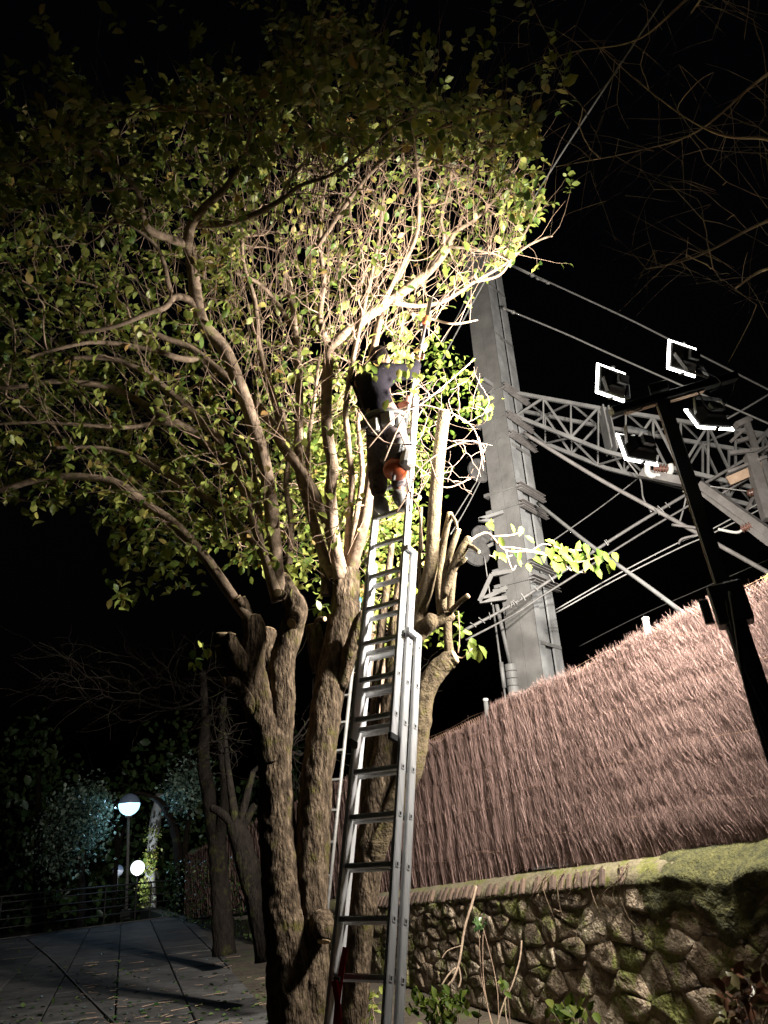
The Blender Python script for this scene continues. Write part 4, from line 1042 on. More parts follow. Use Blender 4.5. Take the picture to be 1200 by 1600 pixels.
for (c, zc) in ((w1c, zz(778, 690)), (w2c, zz(790, 800)), (w3c, zz(792, 812))):
    tgt = mk(-A_, 0, zc)
    MB().bar(tgt, c + ZU * .12, .05, .06).build('wheel_bracket', M['mast_face'], mast); MB().bar(tgt + ZU * -.25, c, .04, .05).build('wheel_bracket', M['mast_face'], mast)
for pts in ([(800, 892), (768, 898)], [(768, 898), (749, 940)], [(749, 940), (792, 934)], [(790, 922), (770, 925), ], [(792, 918), (752, 938)]):
    MB().bar(at(*pts[0], 10.35), at(*pts[1], 10.35), .05, .06).build('frame_arm', M['mast_face'], mast)
for pts in ([(783, 598), (762, 618)], [(762, 618), (785, 622)], [(786, 800), (748, 812)], [(748, 812), (772, 815)], [(755, 592), (780, 610)]):
    MB().bar(at(*pts[0], 10.3), at(*pts[1], 10.3), .05, .05).build('plate_bracket', M['galv'], mast)
# hanging counterweight
cw = thing('counterweight', at(800, 1080, 10.4), 'grey cylinder counterweight hanging on rods beside the railway mast', 'counterweight')
ct, cbm = at(797, 1038, 10.4), at(806, 1120, 10.4)
ax = Vector((0, 0, -1)); H_ = 1.3
for k in range(8): MB().lathe(ct - ZU * (.10 * k), (0, 0, -1), [(0, .072), (.006, .08), (.09, .08), (.097, .072)], 18).build('weight_disc', M['galv'], cw, smooth=False)
MB().tube([at(776, 945, 10.4), at(797, 1036, 10.4)], .028, 10).build('tube', M['galv'], cw, smooth=True)
MB().tube([at(770, 945, 10.4), at(784, 1050, 10.4), at(793, 1115, 10.4)], .014, 8).build('rod', M['galv'], cw, smooth=True)
MB().tube([at(783, 1035, 10.39), at(788, 1075, 10.38)], .03, 8).build('turnbuckle', M['galv'], cw, smooth=True)
MB().tube([at(786, 952, 10.35), at(789, 962, 10.35), at(793, 945, 10.35)], .015, 8).build('hook', M['galv'], cw, smooth=True)

# lattice beam
beam = thing('lattice_beam', mk(A_, 0, zz(800, 640)), 'grey steel lattice beam running out from the railway mast behind the floodlights', 'beam')
def bpt(t, top, far):
    px = 806 + (1235 - 806) * t
    Y = 10.45 - 1.3 * t
    yt = 614 + 26 * min(1, t / .33) + (45 * (t - .33) / .67 if t > .33 else 0); yb = 650 + 56 * min(1, t / .33) + (70 * (t - .33) / .67 if t > .33 else 0)
    p = at(px, yt if top else yb, Y)
    if far: p = p + Vector((.12, .55, 0))
    return p
for top in (0, 1):
    for far in (0, 1):
        for (t0, t1) in ((0, .33), (.33, .66), (.66, 1.0)):
            MB().bar(bpt(t0, top, far), bpt(t1, top, far), .045, .055).build('chord', M['galv'], beam)
N_ = 10
for far in (0, 1):
    for i in range(N_):
        t0, t1 = i / N_, (i + 1) / N_
        a = bpt(t0, i % 2, far); b = bpt(t1, 1 - i % 2, far)
        MB().bar(a, b, .026, .034).build('diagonal', M['galv'], beam)
        MB().bar(bpt(t1, 0, far), bpt(t1, 1, far), .022, .03).build('strut', M['galv'], beam)
for i in range(N_):
    t0, t1 = i / N_, (i + 1) / N_
    for top in (0, 1):
        MB().bar(bpt(t0, top, i % 2), bpt(t1, top, 1 - i % 2), .02, .028).build('cross_brace', M['galv'], beam)
for t in (.325, .345):
    MB().bar((bpt(t, 0, 0) + bpt(t, 1, 0)) / 2 - ZU * .36, (bpt(t, 0, 0) + bpt(t, 1, 0)) / 2 + ZU * .36, .02, .3).build('splice_plate', M['galv'], beam)

# hanging bracket with brown insulator
br = thing('insulator_bracket', at(1040, 752, 9.6), 'steel channel with white curved holder and a brown ribbed insulator under the beam', 'bracket')
MB().bar(at(1000, 742, 9.7), at(1085, 760, 9.4), .10, .05).build('channel', M['steel_pink'], br)
MB().bar(at(1002, 737, 9.68), at(1083, 754, 9.38), .02, .10).build('channel_lip', M['steel_pink'], br)
P, R = smooth3([at(x, y, 9.6) for x, y in ((1012, 722), (1012, 738), (1022, 744), (1040, 742), (1048, 736), (1047, 726))], [.045] * 6, 5); MB().tube(P, R, 8).build('holder', M['porcelain'], br, smooth=True)
def insul(p, q, parent, n=5, r=.075):
    p, q = Vector(p), Vector(q); L = (q - p).length; pr = [(0, r * .4)]
    for k in range(n): b = L * k / n; pr += [(b + L / n * .15, r * .45), (b + L / n * .4, r), (b + L / n * .6, r * .92), (b + L / n * .85, r * .45)]
    pr.append((L, r * .4))
    return MB().lathe(p, q - p, pr, 16).build('insulator', M['insulator'], parent, smooth=True)
insul(at(1021, 731, 9.58), at(1044, 733, 9.55), br)
MB().bar(at(1028, 712, 9.6), at(1020, 742, 9.6), .03, .03).build('hanger', M['galv'], br)

# second support frame at the right edge
sf = thing('support_frame', at(1180, 800, 9.0), 'weathered steel cantilever frame with plate and diagonal channel beyond the light tower', 'steel frame')
for (p, q, w1_, w2_, nm) in (((1097, 758, 9.2), (1210, 838, 8.6), .16, .10, 'diagonal_channel'), ((1100, 765, 9.18), (1206, 845, 8.58), .03, .16, 'channel_lip'), ((1172, 712, 8.9), (1202, 812, 8.8), .14, .12, 'post'), ((1190, 716, 8.9), (1218, 815, 8.8), .08, .1, 'post'),
                             ((1165, 655, 9.3), (1182, 705, 9.2), .07, .06, 'post'), ((1150, 665, 9.3), (1172, 655, 9.3), .1, .08, 'head'), ((1152, 690, 9.3), (1215, 672, 9.3), .05, .05, 'arm'), ((1140, 708, 9.3), (1215, 700, 9.1), .05, .05, 'arm'), ((1142, 690, 9.35), (1172, 662, 9.35), .04, .04, 'arm'),
                             ((1172, 705, 9.2), (1215, 655, 9.3), .04, .04, 'arm'), ((1165, 800, 8.9), (1215, 700, 9.2), .03, .03, 'arm'), ((1120, 776, 9.2), (1210, 724, 8.9), .022, .022, 'arm')):
    MB().bar(at(*p), at(*q), w1_, w2_).build(nm, M['steel_pink'], sf)
_q = at(1236, 640, 9.15); MB().bar(Vector((_q.x, _q.y, 0)), _q, .3, .3, bev=.02).build('column', M['galv'], sf)
MB().bar(at(1136, 742, 9.0), at(1196, 718, 8.9), .20, .035, ZU).build('plate', M['steel_pink'], sf)
MB().bar(at(1138, 752, 8.96), at(1196, 727, 8.86), .03, .12, ZU).build('plate_lip', M['tan_steel'], sf)
P, R = smooth3([at(x, y, 8.8) for x, y in ((1122, 827), (1150, 832), (1160, 828))], [.018] * 3, 5); MB().tube(P, R, 8).build('insulator_arm', M['porcelain'], sf, smooth=True)
insul(at(1158, 828, 8.8), at(1174, 820, 8.75), sf, 4, .055)
insul(at(1168, 772, 8.9), at(1184, 766, 8.9), sf, 4, .05)
MB().bar(at(1110, 760, 9.1), at(1170, 768, 8.9), .012, .012).build('link_rod', M['wire'], sf)

# wires, stays and cables
def wire(pts, r, label, mt='wire', cat='wire', name='overhead_wire', sag=0.0, tb=None):
    P, R = smooth3([at(*p) for p in pts], [r] * len(pts), 6)
    if sag:
        n = len(P); P = [p - ZU * (sag * 4 * (i / (n - 1)) * (1 - i / (n - 1))) for i, p in enumerate(P)]
    if tb is None:
        return tag(MB().tube(P, R, 6).build(name, M[mt], smooth=True), label, cat)
    root = thing(name, P[0], label, cat)
    MB().tube(P, R, 6).build('strand', M[mt], root, smooth=True)
    for (a, b, rr_) in tb:
        p, q = at(*a), at(*b); d = (q - p).normalized(); sdv = d.cross(ZU).normalized() * rr_ * .8
        t_ = MB(); t_.tube([p + sdv, q + sdv], rr_ * .45, 6); t_.tube([p - sdv, q - sdv], rr_ * .45, 6); t_.lathe(p - d * .02, d, [(0, rr_ * .6), (.06, rr_ * 1.4), (.1, rr_ * .6)], 8); t_.lathe(q - d * .06, d, [(0, rr_ * .6), (.06, rr_ * 1.4), (.1, rr_ * .6)], 8)
        t_.build('turnbuckle', M['wire'], root, smooth=True)
wire([(786, 408, 10.4), (960, 488, 9.7), (1045, 530, 9.4), (1215, 616, 8.8)], .014, 'stay wire with turnbuckle running from the very top of the mast', tb=[((796, 413, 10.35), (832, 430, 10.2), .03), ((838, 434, 10.18), (856, 442, 10.1), .022)])
wire([(783, 480, 10.35), (880, 520, 10), (960, 556, 9.7), (1215, 668, 8.9)], .014, 'stay wire with turnbuckle leaving the mast a little below its top', tb=[((786, 481, 10.33), (802, 488, 10.25), .025)])
wire([(818, 676, 10.2), (930, 745, 9.8), (1030, 800, 9.5), (1215, 903, 8.9)], .03, 'thick grey stay rod below the lattice beam passing behind the light tower', 'steel_pink', 'rod', 'stay_rod')
wire([(840, 786, 10.2), (920, 850, 9.2), (1010, 915, 8.2), (1090, 975, 7.55)], .026, 'straight grey stay rod from the mast clamps down to the fence top', 'galv', 'rod', 'stay_rod')
wire([(1044, -12, 5.0), (940, 145, 6.0), (860, 268, 7.0), (780, 400, 8.2), (700, 545, 9.6), (655, 640, 10.4)], .011, 'pale cable crossing the black sky above the tree top', 'wire')
wc_ = wire([(725, 985, 10.0), (800, 945, 9.9), (880, 893, 9.8), (980, 828, 9.6), (1085, 765, 9.4), (1215, 688, 9.0)], .022, 'dark cable wound with pale ties crossing in front of the mast', 'darkwire', 'cable', 'wrapped_cable')
wire([(728, 1000, 9.95), (800, 962, 9.9), (846, 932, 9.85), (900, 898, 9.75), (1000, 835, 9.6), (1090, 782, 9.4)], .014, 'thinner dark cable just below the wrapped one at the mast', 'darkwire', 'cable', 'feeder_cable')
wire([(868, 953, 9.8), (960, 900, 9.6), (1060, 848, 9.3), (1110, 828, 9.1), (1215, 770, 8.8)], .009, 'upper one of two parallel wires passing behind the mast foot', 'wire')
wire([(868, 958, 9.8), (960, 907, 9.6), (1062, 856, 9.3), (1112, 834, 9.1), (1215, 782, 8.8)], .009, 'lower one of two parallel wires passing behind the mast foot', 'wire')
wire([(845, 858, 12), (935, 795, 11.5), (1000, 745, 11), (1010, 738, 11)], .01, 'single wire rising from the mast to the insulator bracket', 'wire')
wire([(1135, 655, 9.5), (1170, 635, 9.4), (1215, 608, 9.3)], .014, 'short wire rising past the head of the far steel frame', 'wire')
wire([(905, 1010, 14), (1000, 962, 13), (1100, 918, 12), (1215, 868, 11)], .007, 'faint thin wire low above the fence', 'darkwire')
wire([(682, 852, 10.2), (715, 800, 10.35), (745, 752, 10.45)], .008, 'thin line of a pair running to the upper tension wheel', 'wire', 'wire', 'tension_line')
wire([(704, 835, 10.2), (728, 795, 10.35), (752, 748, 10.5)], .008, 'other thin line of the pair at the upper tension wheel', 'wire', 'wire', 'tension_line')
wire([(757, 870, 10.45), (762, 905, 10.42), (768, 945, 10.4)], .008, 'short line hanging from the lower tension wheel to the weight rods', 'wire', 'wire', 'tension_line')
wire([(740, 430, 10.3), (722, 480, 10.2), (700, 520, 10.1), (690, 540, 10.1)], .008, 'thin line slanting down from the mast head behind the twigs', 'wire', 'wire', 'tension_line')
wire([(980, 720, 9.9), (1000, 748, 9.9), (1005, 778, 9.7), (1018, 800, 9.6)], .012, 'thin drop wire under the lattice beam beside the bracket', 'wire', 'wire', 'drop_wire')
wire([(1073, 772, 9.5), (1068, 795, 9.5), (1060, 822, 9.4)], .012, 'short vertical drop wire from the bracket channel', 'wire', 'wire', 'drop_wire')
wire([(1050, 820, 9.4), (1100, 826, 9.2), (1108, 827, 9.2)], .02, 'short horizontal steel arm on the stay rod behind the light tower', 'steel_pink', 'rod', 'steady_arm')
P = [(1060, 850), (1066, 842), (1090, 836), (1115, 830)]
wire([(x, y, 9.2) for x, y in P], .016, 'bent steel hook on the parallel wires behind the light tower', 'steel_pink', 'hook', 'wire_hook')
for k in range(20):
    f = rng.random(); x = 735 + (1075 - 735) * f
    y = np.interp(x, [725, 800, 880, 980, 1085], [985, 945, 893, 828, 765]); Y = np.interp(x, [725, 1085], [10, 9.4])
    p = at(x, y, Y); dv = Vector((rng.normal(0, .3), rng.normal(0, .2), rng.normal(.6, .5))).normalized() * rng.uniform(.03, .06)
    MB().tube([p - dv + Vector((.02, -.03, 0)), p + Vector((.0, -.03, 0)), p + dv + Vector((-.03, -.03, 0))], .005, 4).build('tie', M['wire'], wc_)

# ------------------------------------------------------------------ person on the ladder
def skin(name, V, E, R, mt, parent, sub=2, root=0):
    me = bpy.data.meshes.new(name + '_skel'); me.from_pydata([tuple(v) for v in V], E, [])
    o = bpy.data.objects.new(name + '_skel', me); COL.objects.link(o)
    mod = o.modifiers.new('skin', 'SKIN'); mod.use_smooth_shade = True
    sm = o.modifiers.new('sub', 'SUBSURF'); sm.levels = sub; sm.render_levels = sub
    if not me.skin_vertices: me.skin_vertices.new() if hasattr(me.skin_vertices, 'new') else None
    sv = me.skin_vertices[0].data
    for i, r in enumerate(R):
        sv[i].radius = (r, r) if not hasattr(r, '__len__') else r
        sv[i].use_root = (i == root)
    bpy.context.view_layer.update()
    dg = bpy.context.evaluated_depsgraph_get()
    nm = bpy.data.meshes.new_from_object(o.evaluated_get(dg))
    bpy.data.objects.remove(o)
    off = wloc(parent)
    nm.transform(Matrix.Translation(-off)); nm.name = name
    for p in nm.polygons: p.use_smooth = True
    nm.materials.clear(); nm.materials.append(mt)
    ob = bpy.data.objects.new(name, nm); COL.objects.link(ob); ob.parent = parent
    return ob
hf = Vector((lu.x, lu.y, 0)).normalized(); hr = Vector((hf.y, -hf.x, 0))
FOOT = lad(11.14, LW * .5, .10)
person = thing('person', FOOT, 'person in dark hoodie and camouflage trousers standing high on the ladder with a pole saw', 'person')
def pl(r, f, z): return FOOT + (hr * r + hf * f + ZU * z) * .93
# saw line first, the hands close on it
sawB, sawT = at(612, 762, 5.22), at(666, 500, 5.72)
def sw(t): return sawB + (sawT - sawB) * t
hand1, hand2 = sw(.74), sw(.46)
hip, chest, neck, head = pl(.05, -.03, .86), pl(-.055, -.03, 1.20), pl(-.03, .04, 1.40), pl(-.005, .085, 1.52)
shL, shR = pl(-.21, .0, 1.335), pl(.13, .02, 1.34)
def towards(a, b, d): return a + (b - a).normalized() * d
elR = (shR + hand1) / 2 + ZU * -.10 + hr * .06; wrR = towards(hand1, elR, .085)
elL = pl(-.20, .18, 1.06); wrL = towards(hand2, elL, .085)
legs = {}
for sg, fx in ((-1, -.075), (1, .115)):
    hp = pl(.05 + sg * .085, -.03, .82); kn = pl(fx + sg * .02, .05, .43); an = pl(fx, -.02, .085)
    legs[sg] = (hp, kn, an)
V = [hip, pl(.0, -.05, 1.02), chest, neck, head, head + ZU * .09]; R = [.115, .115, .13, .052, (.078, .088), (.06, .066)]; E = [(0, 1), (1, 2), (2, 3), (3, 4), (4, 5)]
def add(p, r, par): V.append(p); R.append(r); E.append((par, len(V) - 1)); return len(V) - 1
for sh, el, wr, hd in ((shR, elR, wrR, hand1), (shL, elL, wrL, hand2)):
    a = add(sh, .06, 2); b = add(el, .042, a); c = add(wr, .028, b)
    palm = add(towards(wr, hd, .05), .032, c)
    fd = (hd - wr).normalized(); sdv = (sawT - sawB).normalized(); nrm = fd.cross(sdv).normalized()
    for q in range(4):
        base = wr + fd * .075 + sdv * (.027 - .018 * q)
        f1 = add(base, .0095, palm); f2 = add(base + fd * .03 + nrm * .016, .0088, f1); f3 = add(base + fd * .028 + nrm * .04, .008, f2); add(base + fd * .006 + nrm * .05, .007, f3)
    t1 = add(wr + fd * .035 + sdv * .035, .0105, palm); t2 = add(wr + fd * .06 + sdv * .045 - nrm * .02, .009, t1); add(wr + fd * .085 + sdv * .04 - nrm * .03, .008, t2)
for sg in (-1, 1):
    hp, kn, an = legs[sg]; a = add(hp, .085, 0); b = add(kn, .058, a); c = add(an, .042, b); add(an + hf * .12 - ZU * .05, .035, c)
n_ = add(head + hf * .095 + ZU * .02, .016, 4); add(head + hf * .11 - ZU * .005, .012, n_)
add(head + hr * .085 + ZU * .01, .018, 4); add(head - hr * .085 + ZU * .01, .018, 4)
skin('body', V, E, R, M['skin'], person)
# trousers
V = [hip + ZU * .06, pl(.05, -.03, .80)]; R = [(.145, .125), (.15, .13)]; E = [(0, 1)]
for sg in (-1, 1):
    hp, kn, an = legs[sg]
    a = add(hp - ZU * .05, .105, 1); b = add((hp + kn) / 2, .098, a); c = add(kn, .088, b); d = add((kn + an) / 2 + ZU * .02 - hf * .01, .078, c); add(an + ZU * .045, .064, d)
skin('trousers', V, E, R, M['trousers'], person)
# hoodie
V = [pl(.045, -.035, .86), pl(.01, -.07, 1.0), pl(-.045, -.075, 1.16), pl(-.05, -.03, 1.30), pl(-.035, .02, 1.39)]; R = [(.14, .118), (.152, .13), (.162, .138), (.128, .105), (.068, .068)]; E = [(0, 1), (1, 2), (2, 3), (3, 4)]
for sh, el, wr in ((shR, elR, wrR), (shL, elL, wrL)):
    a = add(sh, .085, 3); b = add((sh + el) / 2, .074, a); c = add(el, .068, b); d = add((el + wr) / 2, .056, c); add(wr, .045, d)
hd_ = skin('hoodie', V, E, R, M['hoodie'], person)
V = [pl(-.05, -.06, 1.38), pl(-.02, -.05, 1.42), pl(.02, -.03, 1.41)]; skin('hood', V, [(0, 1), (1, 2)], [.05, .055, .04], M['hoodie'], person)
# wrinkled cloth by displacement of the finished surface
for o in list(person.children):
    if o.name.split('.')[0] in ('hoodie', 'trousers'):
        me = o.data; me.update()
        for v in me.vertices:
            q = v.co
            k = mnoise.noise(Vector((q.x * 7, q.y * 7, q.z * 16))) * .014 + mnoise.noise(Vector((q.x * 18, q.y * 18, q.z * 26))) * .006
            v.co = q + v.normal * k
V = [head - ZU * .03 - hf * .035, head + ZU * .05 - hf * .02, head + ZU * .115 - hf * .01, head + ZU * .125 + hf * .04]; skin('hair', V, [(0, 1), (1, 2), (2, 3)], [(.078, .078), (.095, .098), (.072, .08), (.05, .055)], M['hair'], person)
for sg in (-1, 1):
    an = legs[sg][2]
    skin('boot', [an + ZU * .06, an - ZU * .02, an - ZU * .045 - hf * .03, an - ZU * .045 + hf * .09, an - ZU * .05 + hf * .15], [(0, 1), (1, 2), (1, 3), (3, 4)], [.06, .058, .045, (.048, .04), (.04, .03)], M['boot'], person)
bl = MB(); ring = []
for k in range(25):
    an = 2 * math.pi * k / 24; ring.append(pl(.045, -.03, .845) + hr * math.cos(an) * .172 + hf * math.sin(an) * .150 + ZU * .01 * math.sin(an * 2))
bl.tube(ring, .02, 8); belt = bl.build('tool_belt', M['greyplastic'], person, smooth=True)
for (r_, f_, z_, s_) in ((.13, -.15, .76, .05), (.02, -.19, .72, .045), (-.09, -.16, .78, .03), (.18, -.07, .74, .04)):
    MB().box(pl(r_, f_, z_), (hr, hf, ZU), (s_, .03, s_ * 1.25), bev=.012).build('pouch', M['greyplastic'] if s_ < .045 else M['whiteplastic'], belt)
V = [pl(.05 + .01, -.13, .72), pl(.05, -.15, .66), pl(.06, -.13, .6)]
MB().tube([pl(-.1, -.12, .80), pl(-.06, -.17, .66), pl(.04, -.19, .60), pl(.13, -.16, .68), pl(.17, -.10, .80)], .009, 6).build('lanyard', M['hoodie'], belt, smooth=True)

# pole saw
saw = thing('pole_saw', sawB, 'long pole pruning saw with orange engine, held by the person on the ladder', 'pole saw')
ad = (sawT - sawB).normalized(); _, sa, sb = frame(ad)
MB().tube([sw(.04), sw(1.0)], .015, 10).build('shaft', M['wire'], saw, smooth=True)
MB().tube([sw(.26), sw(.40)], .024, 10).build('grip', M['rubber'], saw, smooth=True)
MB().lathe(sw(.26), -ad, [(0, .03), (.04, .045), (.10, .048), (.14, .062), (.17, .064)], 16).build('clutch_housing', M['greyplastic'], saw, smooth=True)
eng = MB().box(sw(.26) - ad * .235, (sa, sb, ad), (.095, .085, .06), bev=.022).build('engine', M['greyplastic'], saw)
for k in range(6): MB().box(sw(.26) - ad * (.19 + .016 * k) - Vector((0, .0, 0)), (sa, sb, ad), (.102, .09, .004), bev=.0015).build('cooling_fin', M['greyplastic'], eng)
eb = sw(.26) - ad * .30
MB().lathe(eb, -ad, [(0, .085), (.02, .094), (.06, .094), (.085, .085), (.10, .06), (.105, .03)], 22).build('starter_cover', M['orange'], saw, smooth=True)
for k in range(8):
    e = sa * math.cos(k * .785) + sb * math.sin(k * .785); MB().bar(eb - ad * .09 + e * .04, eb - ad * .078 + e * .085, .012, .008, ad).build('vent_slot', M['rubber'], saw)
MB().box(eb + sa * .12 - ad * .0, (sa, sb, ad), (.045, .06, .075), bev=.02).build('fuel_tank', M['whiteplastic'], saw)
MB().box(sw(.99), (sa, sb, ad), (.035, .03, .05), bev=.01).build('gear_head', M['orange'], saw)
MB().box(sw(.97) - sa * .035, (sa, sb, ad), (.02, .035, .04), bev=.008).build('gear_cover', M['greyplastic'], saw)
MB().bar(sw(1.0), sw(1.17), .005, .055, sa, bev=.002).build('guide_bar', M['wire'], saw)

# ------------------------------------------------------------------ park lamps beyond the terrace edge
LB = atz(190, 1437, 0); LB = LB - eN * (-.25)
def globe_lamp(base, H, R_, label, half, mat, tilt=Vector((0, 0, 0)), power=0, col=(.42, .70, 1.0)):
    t = thing('park_lamp', base, label, 'street lamp')
    top = base + Vector((0, 0, H)) + tilt
    MB().tube([base, base + (top - base) * .5, top - ZU * R_], [.055, .05, .045], 12).build('post', M['galv'], t, smooth=True)
    MB().box(base + ZU * .14, ((1, 0, 0), (0, 1, 0), (0, 0, 1)), (.16, .16, .14), bev=.02).build('base_box', M['black'], t)
    prof = [(-R_ * math.cos(a), R_ * math.sin(a)) for a in np.linspace(.25, math.pi * (.53 if half else .93), 12)]
    MB().lathe(top, (0, 0, 1), prof, 24).build('globe', mat, t, smooth=True)
    if half:
        prof = [(-R_ * 1.01 * math.cos(a), R_ * 1.01 * math.sin(a)) for a in np.linspace(math.pi * .535, math.pi * .97, 10)]
        MB().lathe(top, (0, 0, 1), prof, 24).build('globe_cap', M['globe_cap'], t, smooth=True)
    if power:
        pd = bpy.data.lights.new('park_lamp_bulb', 'POINT'); pd.energy = power; pd.color = col; pd.shadow_soft_size = .06
        po = bpy.data.objects.new('bulb', pd); COL.objects.link(po); po.parent = t; po.location = top - base - ZU * R_ * .25
    MB().lathe(top - ZU * (R_ + .08), (0, 0, 1), [(0, .06), (.04, .11), (.1, .09)], 14).build('collar', M['galv'], t, smooth=True)
    return t
LT = at(202, 1257, LB.y)
globe_lamp(Vector((LB.x, LB.y, 0)), LT.z, .335, 'park lamp with a blue-white globe, dark upper half, standing at the pavement edge', True, M['globe'], Vector((LT.x - LB.x, 0, 0)), 190)
b2 = at(215, 1356, 44); globe_lamp(Vector((b2.x, b2.y, -1.78)), b2.z + 1.78, .36, 'smaller fully lit globe lamp beyond the railing, beside the pale trunk', False, M['globe2'], power=300, col=(.8, .9, 1.0))
b3 = at(184, 1360, 46); t = globe_lamp(Vector((b3.x, b3.y, -1.78)), b3.z + 1.78, .3, 'dim park lamp beyond the railing, its globe broken up by leaves', True, pmat('dim_globe', [(.3, (.3, .3, .35)), (.7, (.7, .7, .75))], 12, .4))
# railing along the terrace edge
rl = thing('railing', E1 - eN * .3, 'dark metal railing with thin horizontal bars along the far pavement edge', 'railing')
for k in range(-2, 6):
    p = E1 + eD * (k * 1.5) - eN * .2; MB().tube([p - ZU * .3, p + ZU * 1.0], .022, 8).build('post', M['railing'], rl, smooth=True)
for h in (.25, .45, .65, .85, 1.0): MB().tube([E1 - eD * 3.0 - eN * .2 + ZU * h, E1 + eD * 7.5 - eN * .2 + ZU * h], .016 if h < 1 else .024, 8).build('rail', M['railing'], rl, smooth=True)
# cable lying on the pavement
P, R = smooth3([atz(42, 1467, .012), atz(80, 1498, .012), atz(125, 1545, .012), atz(160, 1580, .012), atz(185, 1605, .012), atz(215, 1640, .012)], [.012] * 6, 6)
tag(MB().tube(P, R, 6).build('ground_cable', M['darkwire'], smooth=True), 'thin cable lying across the paving slabs', 'cable')

# ------------------------------------------------------------------ background trees
def bg_tree(name, label, trunks, crowns, lmat, bark, nleaf, lsize, group=None, base=None, twigs=0, single=0):
    p0 = trunks[0][0]; b = at(p0[0], p0[1], p0[2]) if base is None else base
    root = thing(name, b, label, 'tree', group)
    nd = []
    for q in trunks:
        P, R = limb('trunk' if q is trunks[0] else 'branch', q, bark, root, 12, 5, .12); nd += [tuple(p) for p in P[len(P) // 3:]]
    if twigs:
        A = np.concatenate([at_np(np.array(rng.normal(c[0], c[3] * .55, twigs)), np.array(rng.normal(c[1], c[4] * .55, twigs)), c[2] + rng.normal(0, c[5], twigs)) for c in crowns])
        X_, par_, or_ = grow(np.array(nd), A, .2); twig_mesh('twigs', X_, par_, len(nd), or_, bark, root, .003 * (p0[2] / 12), .022, .42, jitter=.06)
    if nleaf:
        Pq = np.concatenate([at_np(np.array(rng.normal(c[0], c[3] * .5, nleaf)), np.array(rng.normal(c[1], c[4] * .5, nleaf)), c[2] + rng.normal(0, c[5], nleaf)) for c in crowns])
        # clumping
        cl_ = Pq[rng.integers(0, len(Pq), len(Pq) // 14 + 1)]; Pq = Pq * .45 + cl_[rng.integers(0, len(cl_), len(Pq))] * .55 + rng.normal(0, .12, Pq.shape)
        nl = len(Pq); leaves_mesh('crown', Pq, rng.normal(0, 1, (nl, 3)), rng.normal(0, .6, (nl, 3)) + np.array([0, -.3, 1]), rng.uniform(lsize * .7, lsize * 1.3, nl), lmat, root)
    return root
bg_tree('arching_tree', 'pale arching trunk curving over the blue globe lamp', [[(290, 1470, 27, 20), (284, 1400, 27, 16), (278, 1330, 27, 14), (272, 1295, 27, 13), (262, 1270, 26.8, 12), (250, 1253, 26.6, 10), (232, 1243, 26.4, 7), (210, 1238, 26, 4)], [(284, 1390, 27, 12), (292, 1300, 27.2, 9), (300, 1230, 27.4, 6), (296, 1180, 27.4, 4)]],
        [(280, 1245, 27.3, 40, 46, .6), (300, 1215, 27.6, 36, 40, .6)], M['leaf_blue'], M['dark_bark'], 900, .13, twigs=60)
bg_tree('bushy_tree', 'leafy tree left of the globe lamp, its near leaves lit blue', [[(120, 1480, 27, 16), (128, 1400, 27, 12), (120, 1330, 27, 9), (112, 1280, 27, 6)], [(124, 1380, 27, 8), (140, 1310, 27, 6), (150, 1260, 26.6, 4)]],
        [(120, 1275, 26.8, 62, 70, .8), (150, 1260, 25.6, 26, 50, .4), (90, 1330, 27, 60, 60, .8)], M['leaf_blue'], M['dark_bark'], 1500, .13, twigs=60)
bg_tree('ivy_tree', 'thick pale trunk lit by the low globe lamp with ivy on its head', [[(232, 1440, 46, 26), (234, 1390, 46, 19), (236, 1350, 46, 15), (238, 1320, 46, 15), (242, 1290, 46, 18), (250, 1240, 46, 14)]],
        [(238, 1302, 45.6, 15, 16, .3), (226, 1384, 45.4, 10, 12, .3), (228, 1410, 45.4, 8, 16, .3)], M['leaf'], pmat('pale_bark', [(.3, (.25, .24, .22)), (.7, (.45, .44, .42))], 3, .9, bump=.03, bscale=8), 240, .16)
bg_tree('thin_tree', 'thin bare tree with forked stems behind the lamp post', [[(178, 1440, 33, 9), (180, 1370, 33, 7), (184, 1320, 33, 6), (180, 1280, 33, 4), (176, 1240, 33, 3)], [(183, 1330, 33, 5), (174, 1290, 33, 4), (162, 1262, 33, 2.5)], [(184, 1330, 33, 5), (196, 1290, 33, 4), (214, 1268, 33, 2.5)], [(183, 1345, 33, 4), (200, 1310, 33, 3), (230, 1295, 33, 2)]],
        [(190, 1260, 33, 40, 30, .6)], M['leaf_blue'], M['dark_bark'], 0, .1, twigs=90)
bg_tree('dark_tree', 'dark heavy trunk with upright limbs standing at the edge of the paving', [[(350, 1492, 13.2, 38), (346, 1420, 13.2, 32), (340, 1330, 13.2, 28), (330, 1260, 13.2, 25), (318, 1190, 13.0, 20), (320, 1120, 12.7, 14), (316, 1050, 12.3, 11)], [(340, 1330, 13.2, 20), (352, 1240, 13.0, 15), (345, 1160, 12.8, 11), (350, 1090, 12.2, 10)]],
        [(250, 1060, 12.2, 110, 70, .9), (180, 1080, 12, 90, 60, .8), (330, 1100, 12.5, 50, 70, .6), (100, 1050, 12, 70, 60, .8)], M['leaf_dark'], M['dark_bark'], 0, .08, twigs=210)
